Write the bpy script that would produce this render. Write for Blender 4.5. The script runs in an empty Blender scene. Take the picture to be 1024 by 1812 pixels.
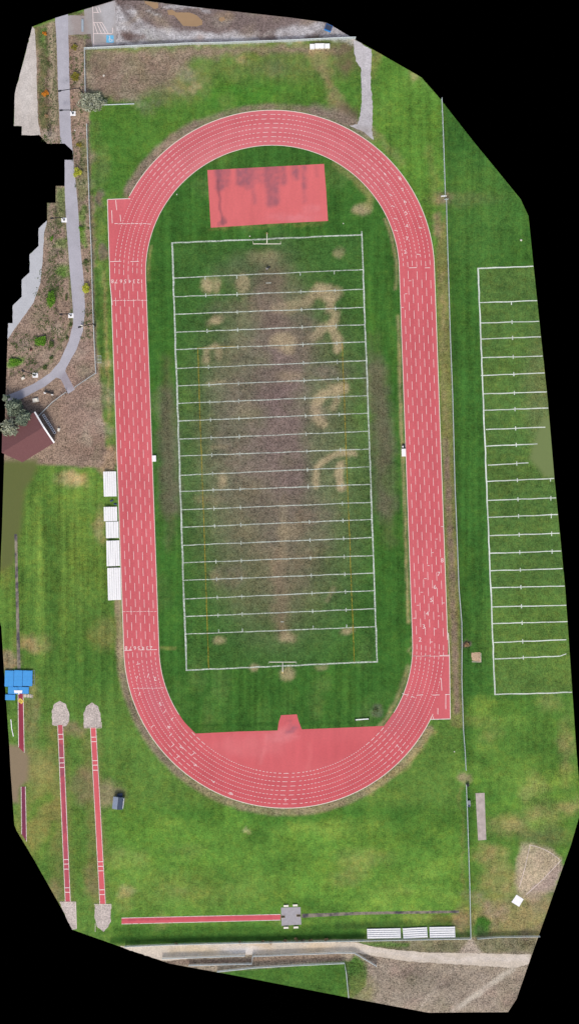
import bpy, bmesh, math, random
import numpy as np
from mathutils import Vector, Matrix
from mathutils.geometry import delaunay_2d_cdt

random.seed(7)
S = 0.1453                 # metres per photo pixel on the ground (football field = 120 yards)
H = 450.0                  # survey height
scene = bpy.context.scene
C = scene.collection
R = math.radians

# ------------------------------------------------------------------ camera, sky, sun, exposure
cam_d = bpy.data.cameras.new("camera")
cam = bpy.data.objects.new("camera", cam_d)
C.objects.link(cam)
cam.location = (0, 0, H)
cam.rotation_euler = (0, 0, 0)
cam_d.sensor_fit = 'VERTICAL'
cam_d.angle = 2 * math.atan(906 * S / H)
cam_d.clip_start = 1
cam_d.clip_end = 5000
scene.camera = cam

SUN_EL, SUN_AZ = R(56), R(188)          # high soft sun a little west of south
world = bpy.data.worlds.new("World")
scene.world = world
world.use_nodes = True
wn = world.node_tree
for n in list(wn.nodes): wn.nodes.remove(n)
wo = wn.nodes.new('ShaderNodeOutputWorld')
wb = wn.nodes.new('ShaderNodeBackground')
ws = wn.nodes.new('ShaderNodeTexSky')
ws.sky_type = 'NISHITA'
ws.sun_disc = False
ws.sun_elevation = SUN_EL
ws.sun_rotation = SUN_AZ
ws.air_density = 1.0
ws.dust_density = 4.0
ws.ozone_density = 1.0
wb.inputs['Strength'].default_value = 0.10
wn.links.new(ws.outputs[0], wb.inputs[0])
wn.links.new(wb.outputs[0], wo.inputs[0])

sun_d = bpy.data.lights.new("sun", 'SUN')
sun_d.energy = 1.5
sun_d.angle = R(12)
sun_d.color = (1.0, 0.95, 0.88)
sun = bpy.data.objects.new("sun", sun_d)
C.objects.link(sun)
d = Vector((math.sin(SUN_AZ) * math.cos(SUN_EL), math.cos(SUN_AZ) * math.cos(SUN_EL), math.sin(SUN_EL)))
sun.rotation_euler = d.to_track_quat('Z', 'Y').to_euler()
sun.location = d * 100

vs = scene.view_settings
vs.view_transform = 'Standard'
vs.look = 'None'
vs.gamma = 1.0
vs.exposure = 0.17
vs.use_curve_mapping = False

# ------------------------------------------------------------------ helpers
def W(px, py, z=0.0):
    return Vector(((px - 512) * S, (906 - py) * S, z))

def lin(c):
    o = []
    for v in c:
        v = v / 255.0
        o.append(v / 12.92 if v <= 0.04045 else ((v + 0.055) / 1.055) ** 2.4)
    return tuple(o)

def tag(o, label=None, cat=None, group=None, kind=None):
    if label: o['label'] = label
    if cat: o['category'] = cat
    if group: o['group'] = group
    if kind: o['kind'] = kind
    return o

def empty(name, loc, rz=0.0, label=None, cat=None, group=None):
    o = bpy.data.objects.new(name, None)
    o.empty_display_size = 0.5
    C.objects.link(o)
    o.location = loc
    o.rotation_euler = (0, 0, rz)
    return tag(o, label, cat, group)

def copy_tree(o, parent=None):
    c = o.copy()
    C.objects.link(c)
    c.parent = parent
    for ch in list(o.children):
        copy_tree(ch, c)
    return c

class MB:
    def __init__(s): s.v = []; s.f = []
    def box(s, x0, x1, y0, y1, z0, z1, M=None, taper=0.0):
        b = len(s.v)
        t = taper
        pts = [(x0, y0, z0), (x1, y0, z0), (x1, y1, z0), (x0, y1, z0),
               (x0 + t, y0 + t, z1), (x1 - t, y0 + t, z1), (x1 - t, y1 - t, z1), (x0 + t, y1 - t, z1)]
        for p in pts:
            p = Vector(p)
            if M: p = M @ p
            s.v.append(tuple(p))
        for f in [(0, 3, 2, 1), (4, 5, 6, 7), (0, 1, 5, 4), (1, 2, 6, 5), (2, 3, 7, 6), (3, 0, 4, 7)]:
            s.f.append(tuple(b + i for i in f))
        return s
    def poly(s, pts):
        b = len(s.v)
        s.v += [tuple(p) for p in pts]
        s.f.append(tuple(range(b, b + len(pts))))
        return s
    def tube(s, pts, r, n=6, r2=None, cap=True):
        pts = [Vector(p) for p in pts]
        b = len(s.v)
        m = len(pts)
        for i, p in enumerate(pts):
            if i == 0: t = pts[1] - pts[0]
            elif i == m - 1: t = pts[-1] - pts[-2]
            else: t = pts[i + 1] - pts[i - 1]
            t.normalize()
            u = t.cross(Vector((0, 0, 1)))
            if u.length < 1e-3: u = Vector((1, 0, 0))
            u.normalize()
            w = t.cross(u)
            rr = r if r2 is None else r + (r2 - r) * i / (m - 1)
            for k in range(n):
                a = 2 * math.pi * k / n
                s.v.append(tuple(p + u * math.cos(a) * rr + w * math.sin(a) * rr))
        for i in range(m - 1):
            for k in range(n):
                k2 = (k + 1) % n
                s.f.append((b + i * n + k, b + i * n + k2, b + (i + 1) * n + k2, b + (i + 1) * n + k))
        if cap:
            s.f.append(tuple(b + k for k in range(n - 1, -1, -1)))
            s.f.append(tuple(b + (m - 1) * n + k for k in range(n)))
        return s
    def prism(s, pts2, z0, z1):
        n = len(pts2); b = len(s.v)
        s.v += [(p[0], p[1], z0) for p in pts2] + [(p[0], p[1], z1) for p in pts2]
        s.f.append(tuple(b + n + i for i in range(n)))
        s.f.append(tuple(b + i for i in range(n - 1, -1, -1)))
        for i in range(n):
            j = (i + 1) % n
            s.f.append((b + i, b + j, b + n + j, b + n + i))
        return s
    def build(s, name, mat, parent=None, bevel=0.0, smooth=False):
        me = bpy.data.meshes.new(name)
        me.from_pydata(s.v, [], s.f)
        if bevel or True:
            bm = bmesh.new(); bm.from_mesh(me)
            if len(bm.faces) < 4000:
                bmesh.ops.recalc_face_normals(bm, faces=bm.faces)
            if bevel:
                bmesh.ops.bevel(bm, geom=[e for e in bm.edges], offset=bevel, segments=2, affect='EDGES', clamp_overlap=True)
            bm.to_mesh(me); bm.free()
        if smooth:
            for p in me.polygons: p.use_smooth = True
        if mat: me.materials.append(mat)
        o = bpy.data.objects.new(name, me)
        C.objects.link(o)
        if parent: o.parent = parent
        return o

# ------------------------------------------------------------------ materials
def base_mat(name):
    m = bpy.data.materials.new(name)
    m.use_nodes = True
    nt = m.node_tree
    p = nt.nodes['Principled BSDF']
    p.inputs['Roughness'].default_value = 0.9
    p.inputs['Specular IOR Level'].default_value = 0.2
    return m, nt, p

def mathn(nt, op, a, b=None, clamp=False):
    n = nt.nodes.new('ShaderNodeMath'); n.operation = op; n.use_clamp = clamp
    for i, v in enumerate((a, b)):
        if v is None: continue
        if isinstance(v, (int, float)): n.inputs[i].default_value = v
        else: nt.links.new(v, n.inputs[i])
    return n.outputs[0]

def noise(nt, scale, detail=2.0, stretch=(1, 1, 1), rough=0.5, off=(0, 0, 0), dim='3D'):
    tc = nt.nodes.new('ShaderNodeTexCoord')
    mp = nt.nodes.new('ShaderNodeMapping')
    mp.inputs['Scale'].default_value = stretch
    mp.inputs['Location'].default_value = off
    nt.links.new(tc.outputs['Object'], mp.inputs[0])
    n = nt.nodes.new('ShaderNodeTexNoise')
    n.inputs['Scale'].default_value = scale
    n.inputs['Detail'].default_value = detail
    n.inputs['Roughness'].default_value = rough
    nt.links.new(mp.outputs[0], n.inputs['Vector'])
    return n.outputs['Fac'], n.outputs['Color']

def ramp_f(nt, fac, lo, hi, a, b):
    n = nt.nodes.new('ShaderNodeMapRange')
    n.inputs['From Min'].default_value = lo; n.inputs['From Max'].default_value = hi
    n.inputs['To Min'].default_value = a; n.inputs['To Max'].default_value = b
    nt.links.new(fac, n.inputs['Value'])
    return n.outputs[0]

def mixc(nt, fac, a, b, mode='MIX'):
    n = nt.nodes.new('ShaderNodeMix'); n.data_type = 'RGBA'; n.blend_type = mode
    if isinstance(fac, (int, float)): n.inputs[0].default_value = fac
    else: nt.links.new(fac, n.inputs[0])
    for i, v in ((6, a), (7, b)):
        if isinstance(v, tuple): n.inputs[i].default_value = (*v, 1)
        else: nt.links.new(v, n.inputs[i])
    return n.outputs[2]

def scale_col(nt, col, f):
    n = nt.nodes.new('ShaderNodeVectorMath'); n.operation = 'SCALE'
    nt.links.new(col, n.inputs[0])
    if isinstance(f, (int, float)): n.inputs['Scale'].default_value = f
    else: nt.links.new(f, n.inputs['Scale'])
    return n.outputs[0]

def ground_material():
    m, nt, p = base_mat("ground_turf_and_soil")
    at = nt.nodes.new('ShaderNodeAttribute'); at.attribute_name = 'tint'
    gr = nt.nodes.new('ShaderNodeAttribute'); gr.attribute_name = 'grain'
    col = at.outputs['Color']
    sep = nt.nodes.new('ShaderNodeSeparateColor')
    nt.links.new(gr.outputs['Color'], sep.inputs[0])
    grain, green, mow = sep.outputs[0], sep.outputs[1], sep.outputs[2]
    f1, _ = noise(nt, 1.3, 5.0, rough=0.85)           # fine speckle
    f2, _ = noise(nt, 0.55, 3.0, rough=0.6, off=(11, 3, 0))
    f3, _ = noise(nt, 0.09, 4.0, rough=0.6, off=(5, 31, 0))
    f4, _ = noise(nt, 1.0, 3.0, stretch=(0.6, 0.02, 1), rough=0.6)
    f5, _ = noise(nt, 3.0, 2.0, rough=0.6, off=(3, 3, 1))
    # value
    v = mathn(nt, 'MULTIPLY', ramp_f(nt, f1, 0.3, 0.7, -0.50, 0.50), grain)
    v = mathn(nt, 'ADD', v, mathn(nt, 'MULTIPLY', ramp_f(nt, f5, 0.3, 0.7, -0.50, 0.50), grain))
    soft = mathn(nt, 'MULTIPLY', mathn(nt, 'ADD', mathn(nt, 'MULTIPLY', green, .6), .4), grain)
    v = mathn(nt, 'ADD', v, mathn(nt, 'MULTIPLY', ramp_f(nt, f2, 0.3, 0.7, -0.36, 0.36), soft))
    v = mathn(nt, 'ADD', v, mathn(nt, 'MULTIPLY', ramp_f(nt, f3, 0.35, 0.65, -0.26, 0.26), soft))
    v = mathn(nt, 'ADD', v, mathn(nt, 'MULTIPLY', ramp_f(nt, f4, 0.35, 0.65, -0.36, 0.36), mow))
    v = mathn(nt, 'ADD', v, 1.0)
    v = mathn(nt, 'MAXIMUM', v, 0.25)
    c = scale_col(nt, col, v)
    # hue drift in the grass: yellow blades against blue-green ones
    f6, _ = noise(nt, 0.7, 4.0, rough=0.75, off=(40, 7, 2))
    f7, _ = noise(nt, 0.12, 4.0, rough=0.6, off=(1, 70, 2))
    yel = mathn(nt, 'MULTIPLY', ramp_f(nt, f6, 0.45, 0.72, 0.0, 0.75), green, True)
    yel2 = mathn(nt, 'MULTIPLY', ramp_f(nt, f7, 0.48, 0.68, 0.0, 0.5), green, True)
    warm = mixc(nt, 1.0, c, (1.75, 1.22, 1.1), 'MULTIPLY')
    c = mixc(nt, yel, c, warm)
    c = mixc(nt, yel2, c, mixc(nt, 1.0, c, (1.45, 1.15, 0.95), 'MULTIPLY'))
    nt.links.new(c, p.inputs['Base Color'])
    bp = nt.nodes.new('ShaderNodeBump'); bp.inputs['Strength'].default_value = 0.5
    bp.inputs['Distance'].default_value = 0.08
    nt.links.new(f1, bp.inputs['Height']); nt.links.new(bp.outputs[0], p.inputs['Normal'])
    p.inputs['Roughness'].default_value = 1.0
    p.inputs['Specular IOR Level'].default_value = 0.1
    return m

def sheet_material(name, fine=0.12, mid=0.08, big=0.06, fscale=2.5, rough=0.85, stretch=(1, 1, 1)):
    m, nt, p = base_mat(name)
    at = nt.nodes.new('ShaderNodeAttribute'); at.attribute_name = 'tint'
    f1, _ = noise(nt, fscale, 3.0, rough=0.7)
    f2, _ = noise(nt, 0.5, 3.0, stretch=stretch, off=(9, 2, 0))
    f3, _ = noise(nt, 0.07, 3.0, off=(3, 8, 0))
    v = mathn(nt, 'ADD', ramp_f(nt, f1, 0.3, 0.7, 1 - fine, 1 + fine), ramp_f(nt, f2, 0.3, 0.7, -mid, mid))
    v = mathn(nt, 'ADD', v, ramp_f(nt, f3, 0.3, 0.7, -big, big))
    nt.links.new(scale_col(nt, at.outputs['Color'], v), p.inputs['Base Color'])
    p.inputs['Roughness'].default_value = rough
    return m

def plain(name, rgb, rough=0.7, var=0.12, nscale=3.0, metal=0.0, spec=0.3):
    m, nt, p = base_mat(name)
    f, _ = noise(nt, nscale, 4.0, rough=0.65)
    rgbn = nt.nodes.new('ShaderNodeRGB'); rgbn.outputs[0].default_value = (*lin(rgb), 1)
    nt.links.new(scale_col(nt, rgbn.outputs[0], ramp_f(nt, f, 0.3, 0.7, 1 - var, 1 + var)), p.inputs['Base Color'])
    p.inputs['Roughness'].default_value = rough
    p.inputs['Metallic'].default_value = metal
    p.inputs['Specular IOR Level'].default_value = spec
    return m

def worn_paint(name, rgb, lo=0.33, keep=0.25, nscale=1.2):
    """paint with threadbare stretches where the surface below shows through"""
    m, nt, p = base_mat(name)
    f, _ = noise(nt, nscale, 4.0, rough=0.8)
    f2, _ = noise(nt, 0.12, 2.0, off=(3, 3, 3))
    p.inputs['Base Color'].default_value = (*lin(rgb), 1)
    a = ramp_f(nt, f, lo, lo + 0.2, keep, 1.0)
    a = mathn(nt, 'MULTIPLY', a, ramp_f(nt, f2, 0.35, 0.6, 0.75, 1.0), True)
    nt.links.new(a, p.inputs['Alpha'])
    return m

def leaf_mat(name, cols, trans=0.0):
    m, nt, p = base_mat(name)
    g = nt.nodes.new('ShaderNodeNewGeometry')
    r = nt.nodes.new('ShaderNodeValToRGB')
    el = r.color_ramp.elements
    el[0].color = (*lin(cols[0]), 1); el[0].position = 0
    el[1].color = (*lin(cols[-1]), 1); el[1].position = 1
    for i, c in enumerate(cols[1:-1]):
        e = el.new((i + 1) / (len(cols) - 1)); e.color = (*lin(c), 1)
    nt.links.new(g.outputs['Random Per Island'], r.inputs[0])
    nt.links.new(r.outputs[0], p.inputs['Base Color'])
    p.inputs['Roughness'].default_value = 0.8
    return m

def chainlink(name, rgb, cover=0.55):
    m, nt, p = base_mat(name)
    f, _ = noise(nt, 6.0, 2.0, rough=0.6)
    p.inputs['Base Color'].default_value = (*lin(rgb), 1)
    tc = nt.nodes.new('ShaderNodeTexCoord')
    sp = nt.nodes.new('ShaderNodeSeparateXYZ'); nt.links.new(tc.outputs['Object'], sp.inputs[0])
    # diagonal wires: |frac((x+y +- z)*k) - .5| small
    h = mathn(nt, 'ADD', sp.outputs[0], sp.outputs[1])
    def wires(op):
        s_ = mathn(nt, 'MULTIPLY', mathn(nt, op, h, sp.outputs[2]), 9.0)
        fr = mathn(nt, 'FRACT', s_)
        return mathn(nt, 'LESS_THAN', fr, cover * 0.55)
    a = mathn(nt, 'MAXIMUM', wires('ADD'), wires('SUBTRACT'))
    nt.links.new(a, p.inputs['Alpha'])
    p.inputs['Metallic'].default_value = 0.0
    p.inputs['Roughness'].default_value = 0.5
    return m

M = {}
M['ground'] = ground_material()
M['track'] = sheet_material("red_rubber_track", 0.07, 0.04, 0.05, 2.0, 0.8, (1, 0.25, 1))
M['pad'] = sheet_material("red_rubber_pad", 0.05, 0.05, 0.04, 2.0, 0.8, (1, 0.2, 1))
M['concrete'] = sheet_material("grey_concrete", 0.10, 0.05, 0.05, 3.0, 0.9)
M['gravel'] = sheet_material("loose_gravel", 0.22, 0.10, 0.06, 2.5, 1.0)
M['sand'] = sheet_material("pit_sand", 0.42, 0.14, 0.05, 2.6, 1.0)
M['white_line'] = plain("white_track_paint", (244, 226, 222), 0.7, 0.08)
M['faint_line'] = worn_paint("faded_track_paint", (228, 140, 144), 0.35, 0.2, 1.5)
M['edge_worn'] = worn_paint('worn_edge_paint', (242, 226, 220), 0.30, 0.35, 1.0)
M['turf_line'] = worn_paint("white_turf_paint", (218, 228, 216), 0.38, 0.35, 1.6)
M['turf_line_fresh'] = worn_paint('fresh_turf_paint', (232, 240, 230), 0.30, 0.6, 1.6)
M['yellow_line'] = worn_paint("yellow_turf_paint", (176, 150, 48), 0.38, 0.3, 1.3)
M['kerb'] = plain("white_kerb", (236, 222, 210), 0.7, 0.15)
M['white_metal'] = plain("white_metal", (252, 252, 253), 0.5, 0.06, 2.0)
M['cream'] = plain("cream_paint", (245, 240, 225), 0.6, 0.08)
M['grey_metal'] = plain("grey_metal", (150, 158, 162), 0.5, 0.1)
M['galv'] = plain("galvanised_steel", (222, 232, 234), 0.45, 0.1)
M['dark'] = plain("dark_metal", (38, 40, 44), 0.5, 0.1)
M['mesh'] = chainlink("chain_link_wire", (226, 236, 238), 0.85)
M['mesh_thin'] = chainlink("thin_wire", (150, 150, 145), 0.4)
M['blue_mat'] = plain("blue_vinyl", (66, 156, 226), 0.45, 0.08, 1.5)
M['blue_dark'] = plain("blue_container_paint", (50, 100, 170), 0.5, 0.1)
M['yellow'] = plain("yellow_board", (240, 205, 90), 0.6, 0.05)
M['roof_red'] = plain("red_brown_shingles", (120, 82, 82), 0.95, 0.16, 5.0)
M['wall_pale'] = plain("pale_blue_siding", (180, 196, 208), 0.7, 0.06)
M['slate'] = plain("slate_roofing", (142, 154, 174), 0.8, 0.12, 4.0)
M['slate_dark'] = plain("shaded_slate_and_dark_parts", (76, 88, 110), 0.8, 0.12, 4.0)
M['timber'] = plain("weathered_timber", (205, 190, 165), 0.9, 0.2, 4.0)
M['bark'] = plain("bark", (80, 64, 52), 0.95, 0.2, 6.0)
M['stone'] = plain("pale_stone", (225, 220, 208), 0.9, 0.12, 5.0)
M['dark_rubber'] = plain("dark_rubber_box", (70, 62, 48), 0.8, 0.2, 5.0)

# ------------------------------------------------------------------ colour fields over the ground
def vnoise(x, y, seed):
    rs = np.random.RandomState(seed)
    tb = rs.rand(256, 256)
    xi = np.floor(x).astype(int); yi = np.floor(y).astype(int)
    fx = x - xi; fy = y - yi
    fx = fx * fx * (3 - 2 * fx); fy = fy * fy * (3 - 2 * fy)
    a = tb[xi % 256, yi % 256]; b = tb[(xi + 1) % 256, yi % 256]
    c = tb[xi % 256, (yi + 1) % 256]; e = tb[(xi + 1) % 256, (yi + 1) % 256]
    return (a * (1 - fx) + b * fx) * (1 - fy) + (c * (1 - fx) + e * fx) * fy

def fbm(x, y, seed, oct=3):
    t = 0; amp = 1; tot = 0
    for o in range(oct):
        t = t + amp * vnoise(x * 2 ** o, y * 2 ** o, seed + o); tot += amp; amp *= 0.5
    return t / tot

def seg_dist(X, Y, pts, closed=False):
    D = np.full(X.shape, 1e9)
    n = len(pts)
    for i in range(n if closed else n - 1):
        x0, y0 = pts[i][:2]; x1, y1 = pts[(i + 1) % n][:2]
        dx, dy = x1 - x0, y1 - y0
        L = dx * dx + dy * dy + 1e-9
        t = np.clip(((X - x0) * dx + (Y - y0) * dy) / L, 0, 1)
        D = np.minimum(D, np.hypot(X - x0 - t * dx, Y - y0 - t * dy))
    return D

def inside(X, Y, pts):
    r = np.zeros(X.shape, bool)
    n = len(pts)
    for i in range(n):
        x0, y0 = pts[i]; x1, y1 = pts[(i + 1) % n]
        if y0 == y1: continue
        c = ((y0 > Y) != (y1 > Y)) & (X < (x1 - x0) * (Y - y0) / (y1 - y0) + x0)
        r ^= c
    return r

def smooth(d, soft):
    t = np.clip(0.5 - d / soft, 0, 1)
    return t * t * (3 - 2 * t)

def E(cx, cy, rx, ry, rot=0.0):
    def f(X, Y):
        c, s = math.cos(R(rot)), math.sin(R(rot))
        u = (X - cx) * c + (Y - cy) * s; v = -(X - cx) * s + (Y - cy) * c
        return (np.sqrt((u / rx) ** 2 + (v / ry) ** 2) - 1) * min(rx, ry)
    return f
def L(pts, w): return lambda X, Y: seg_dist(X, Y, pts) - w / 2
def P(pts):
    def f(X, Y):
        D = seg_dist(X, Y, pts, True)
        return np.where(inside(X, Y, pts), -D, D)
    return f

class Field:
    """list of soft-edged soil and grass patches, evaluated in photo-pixel units of the ground plan"""
    def __init__(s, base, grain=0.8, green=1.0, mow=0.3):
        s.base = lin(base); s.g = (grain, green, mow); s.layers = []
    def add(s, shape, col, strength=1.0, soft=10, patch=0.0, grain=None, green=None, mow=None, warp=1.0, ps=14.0):
        s.layers.append((shape, lin(col), strength, soft, patch, grain, green, mow, warp, ps))
    def eval(s, X, Y):
        n = len(X)
        col = np.tile(np.array(s.base), (n, 1)); g = np.tile(np.array(s.g), (n, 1)).astype(float)
        wx = (fbm(X / 16, Y / 16, 1) - 0.5) * 16 + (fbm(X / 5, Y / 5, 5) - 0.5) * 6
        wy = (fbm(X / 16, Y / 16, 11) - 0.5) * 16 + (fbm(X / 5, Y / 5, 15) - 0.5) * 6
        for k, (sh, c, st, soft, patch, gr, gn, mw, warp, ps) in enumerate(s.layers):
            dd = sh(X + wx * warp, Y + wy * warp)
            a = smooth(dd, soft) * st
            if patch:
                pn = fbm(X / ps, Y / ps, 100 + k, 4)
                a = a * (1 - patch + patch * np.clip((pn - 0.35) / 0.25, 0, 1))
            a = a[:, None]
            col = col * (1 - a) + np.array(c) * a
            for i, vv in enumerate((gr, gn, mw)):
                if vv is not None: g[:, i] = g[:, i] * (1 - a[:, 0]) + vv * a[:, 0]
        lum = col @ np.array([.2126, .7152, .0722])
        w = (0.07 * np.clip(g[:, 1], 0, 1))[:, None]
        col = col * (1 - w) + lum[:, None] * w
        return col, g

def fill_sheet(name, outline, field, mat, z, step, kind='structure', jitter=0.0, parent=None, holes=None):
    """triangulated sheet inside an outline (photo-pixel plan units) with a colour field on its vertices"""
    out = []
    n = len(outline)
    rnd = random.Random(len(outline) + int(outline[0][0]))
    for i in range(n):
        x0, y0 = outline[i]; x1, y1 = outline[(i + 1) % n]
        m = max(1, int(math.hypot(x1 - x0, y1 - y0) / (step * 1.3)))
        for k in range(m):
            t = k / m
            j = jitter if k else 0
            out.append((x0 + (x1 - x0) * t + rnd.uniform(-j, j), y0 + (y1 - y0) * t + rnd.uniform(-j, j)))
    xs = [p[0] for p in out]; ys = [p[1] for p in out]
    gx, gy = np.meshgrid(np.arange(min(xs), max(xs), step), np.arange(min(ys), max(ys), step))
    gx = gx.ravel(); gy = gy.ravel()
    ok = inside(gx, gy, out)
    gx, gy = gx[ok], gy[ok]
    far = seg_dist(gx, gy, out, True) > step * 0.45
    gx, gy = gx[far], gy[far]
    pts = [Vector(p) for p in out] + [Vector((a, b)) for a, b in zip(gx.tolist(), gy.tolist())]
    m = len(out)
    V, _, F, _, _, _ = delaunay_2d_cdt(pts, [(i, (i + 1) % m) for i in range(m)], [], 1, 1e-4)
    X = np.array([v[0] for v in V]); Y = np.array([v[1] for v in V])
    me = bpy.data.meshes.new(name)
    me.from_pydata([((x - 512) * S, (906 - y) * S, z) for x, y in zip(X.tolist(), Y.tolist())], [], [tuple(reversed(f)) for f in F])
    col, g = field.eval(X, Y)
    a = me.color_attributes.new('tint', 'FLOAT_COLOR', 'POINT')
    a.data.foreach_set('color', np.hstack([col, np.ones((len(X), 1))]).astype(np.float32).ravel())
    b = me.color_attributes.new('grain', 'FLOAT_COLOR', 'POINT')
    b.data.foreach_set('color', np.hstack([g, np.ones((len(X), 1))]).astype(np.float32).ravel())
    if me.polygons and me.polygons[0].normal.z < 0: me.flip_normals()
    me.materials.append(mat)
    o = bpy.data.objects.new(name, me)
    C.objects.link(o)
    if parent: o.parent = parent
    elif kind: o['kind'] = kind
    return o

# ---- edge of the surveyed ground
OUT = [(205, 0), (256, 1), (330, 11), (512, 31), (578, 40), (628, 70), (662, 89), (735, 131), (745, 137), (768, 163),
       (780, 177), (800, 203), (836, 249), (920, 352), (934, 382), (936, 400), (942, 460), (958, 612), (968, 706), (980, 846),
       (991, 957), (999, 1040), (1010, 1200), (1019, 1330), (1024, 1390), (1024, 1444), (1009, 1496), (993, 1540), (980, 1577), (940, 1690),
       (913, 1768), (898, 1791), (757, 1792), (630, 1768), (420, 1727), (300, 1705), (210, 1674), (128, 1645), (112, 1612),
       (60, 1520), (30, 1470), (26, 1460), (19, 1360), (17, 1320), (8, 1190), (3, 1110), (0, 1100), (0, 1050), (2, 985),
       (4, 940), (8, 810), (10, 720), (14, 600), (15, 572), (23, 572), (23, 541), (39, 525), (39, 495), (53, 482), (53, 450),
       (69, 435), (69, 404), (84, 390), (84, 359), (99, 359), (99, 329), (115, 329), (115, 283), (130, 283), (130, 268), (115, 254),
       (84, 254), (70, 239), (39, 239), (39, 223), (25, 223), (27, 165), (55, 58), (58, 47), (98, 32)]

BROWN = (140, 120, 108); TAN = (176, 158, 122); SAND = (188, 164, 130); PUR = (118, 100, 94)
DKG = (48, 98, 34); MUD = (112, 98, 96)
G = Field((88, 128, 50), 0.62, 0.8, 0.25)
# --- outer lawns
G.add(P([(40, 820), (230, 780), (240, 1200), (150, 1260), (0, 1260), (0, 820)]), (82, 122, 46), 0.9, 30, mow=0.6)
G.add(E(130, 950, 90, 120), (104, 140, 52), 0.55, 50, mow=0.8)
G.add(E(100, 1000, 14, 150), (60, 104, 38), 0.5, 14)
G.add(E(160, 1170, 60, 60), (62, 110, 38), 0.6, 50)
G.add(P([(190, 1440), (820, 1440), (830, 1640), (200, 1640)]), (92, 140, 48), 0.9, 60, mow=0.1)
G.add(E(520, 1440, 260, 20), (58, 116, 36), 0.6, 30)
G.add(P([(200, 1640), (640, 1635), (640, 1662), (200, 1668)]), (62, 108, 36), 0.8, 10, warp=.3)
G.add(L([(200, 1664), (640, 1655)], 12), (40, 80, 26), 0.8, 6, warp=.15, grain=.4)  # shade north of the bottom fence, painted as a dark strip
G.add(L([(600, 1638), (808, 1634)], 14), (54, 84, 36), 0.7, 8, warp=.2)  # shade behind the bottom bleachers, painted into the grass colour
G.add(E(770, 1625, 50, 8), (120, 112, 60), 0.7, 14)
# north lawns
G.add(P([(160, 190), (640, 90), (640, 300), (180, 340)]), (74, 122, 40), 0.8, 50)
G.add(E(420, 150, 70, 40), (62, 124, 34), 0.7, 40)
G.add(E(500, 110, 130, 32), (108, 120, 66), 0.7, 40, patch=.4)
G.add(E(330, 150, 45, 26, -20), (130, 130, 84), 0.75, 40, patch=.5)
G.add(E(200, 265, 50, 60), (66, 116, 38), 0.6, 50)
G.add(P([(665, 80), (780, 170), (780, 450), (740, 400), (662, 250)]), (86, 134, 44), 0.9, 20, mow=.5)
G.add(P([(784, 170), (940, 380), (1030, 1500), (822, 1500)]), (58, 108, 40), 0.95, 10, mow=.5, warp=.2)
G.add(E(840, 380, 80, 100), (74, 120, 48), 0.6, 60)
G.add(P([(846, 474), (960, 470), (1030, 1228), (875, 1230)]), (82, 116, 54), 0.85, 4, mow=.15, warp=0, grain=.75)
G.add(E(960, 690, 30, 90), (116, 128, 84), 0.5, 40)
G.add(E(940, 1130, 90, 90), (92, 128, 50), 0.5, 60)
G.add(P([(826, 1240), (1030, 1230), (1030, 1600), (830, 1650)]), (84, 128, 46), 0.8, 40, mow=.2)
G.add(E(955, 1370, 70, 30), (112, 148, 54), 0.5, 40)
# --- bare and dry ground round the lawns
G.add(P([(152, 90), (640, 76), (600, 95), (430, 92), (340, 105), (290, 150), (262, 160), (235, 180), (190, 172), (153, 160)]), BROWN, 0.92, 20, patch=.12, grain=1.1, green=.15, mow=0)
G.add(E(285, 140, 40, 22, -30), (150, 138, 112), 0.5, 30, patch=.3, green=.3)
G.add(E(185, 130, 28, 34), (118, 98, 88), 0.5, 30, green=.1)
G.add(P([(150, 86), (512, 72), (628, 68), (630, 60), (560, 30), (200, -5), (160, 0)]), (122, 108, 104), 1, 5, grain=.9, green=0, mow=0, warp=.2)
G.add(P([(545, 88), (585, 90), (580, 120), (602, 170), (608, 210), (585, 195), (575, 140), (550, 110)]), (158, 140, 104), 0.75, 18, patch=.3, green=.4)
G.add(E(612, 105, 20, 26), (112, 92, 76), 0.8, 24, patch=.3, green=.2)
G.add(E(612, 205, 24, 18, 40), (104, 88, 76), 0.85, 20, green=.2)
G.add(E(600, 76, 46, 8), (104, 110, 66), 0.7, 12)
G.add(E(665, 95, 8, 30), (150, 142, 84), 0.6, 14)
G.add(E(735, 137, 8, 8), TAN, 0.6, 12)
G.add(E(345, 152, 12, 9), TAN, .5, 10); G.add(E(427, 108, 11, 8), TAN, .5, 10)
G.add(E(480, 118, 26, 16), (116, 118, 92), 0.4, 20)
# gravel streaks and mud in the building site
GRV = (196, 194, 196)
G.add(P([(200, 0), (240, 20), (262, 45), (330, 55), (420, 60), (470, 72), (240, 80), (200, 82), (205, 50)]), (200, 198, 200), .95, 12, patch=.25, grain=.8, ps=10)
G.add(L([(290, 10), (350, 12), (372, 20)], 6), GRV, .8, 6, patch=.4)
G.add(L([(262, 18), (285, 26)], 3), GRV, .8, 4, warp=.4)
G.add(L([(500, 62), (560, 50), (628, 68)], 22), GRV, .75, 12, patch=.4, ps=8)
G.add(E(395, 40, 12, 10), (160, 150, 138), .6, 12, patch=.4)
G.add(E(455, 60, 40, 5), (166, 158, 152), .6, 8, patch=.6, ps=6)
G.add(L([(215, 5), (226, 28), (250, 48)], 12), (92, 76, 72), .8, 10, patch=.4, ps=7)
G.add(L([(215, 60), (250, 66)], 12), (110, 92, 84), .8, 8, patch=.3)
G.add(L([(230, 72), (340, 76)], 5), (120, 112, 104), .7, 5, patch=.5, ps=6)
G.add(E(400, 28, 16, 8), (150, 128, 100), .5, 8)
G.add(E(228, 66, 14, 9), (100, 82, 78), .9, 10)
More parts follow.
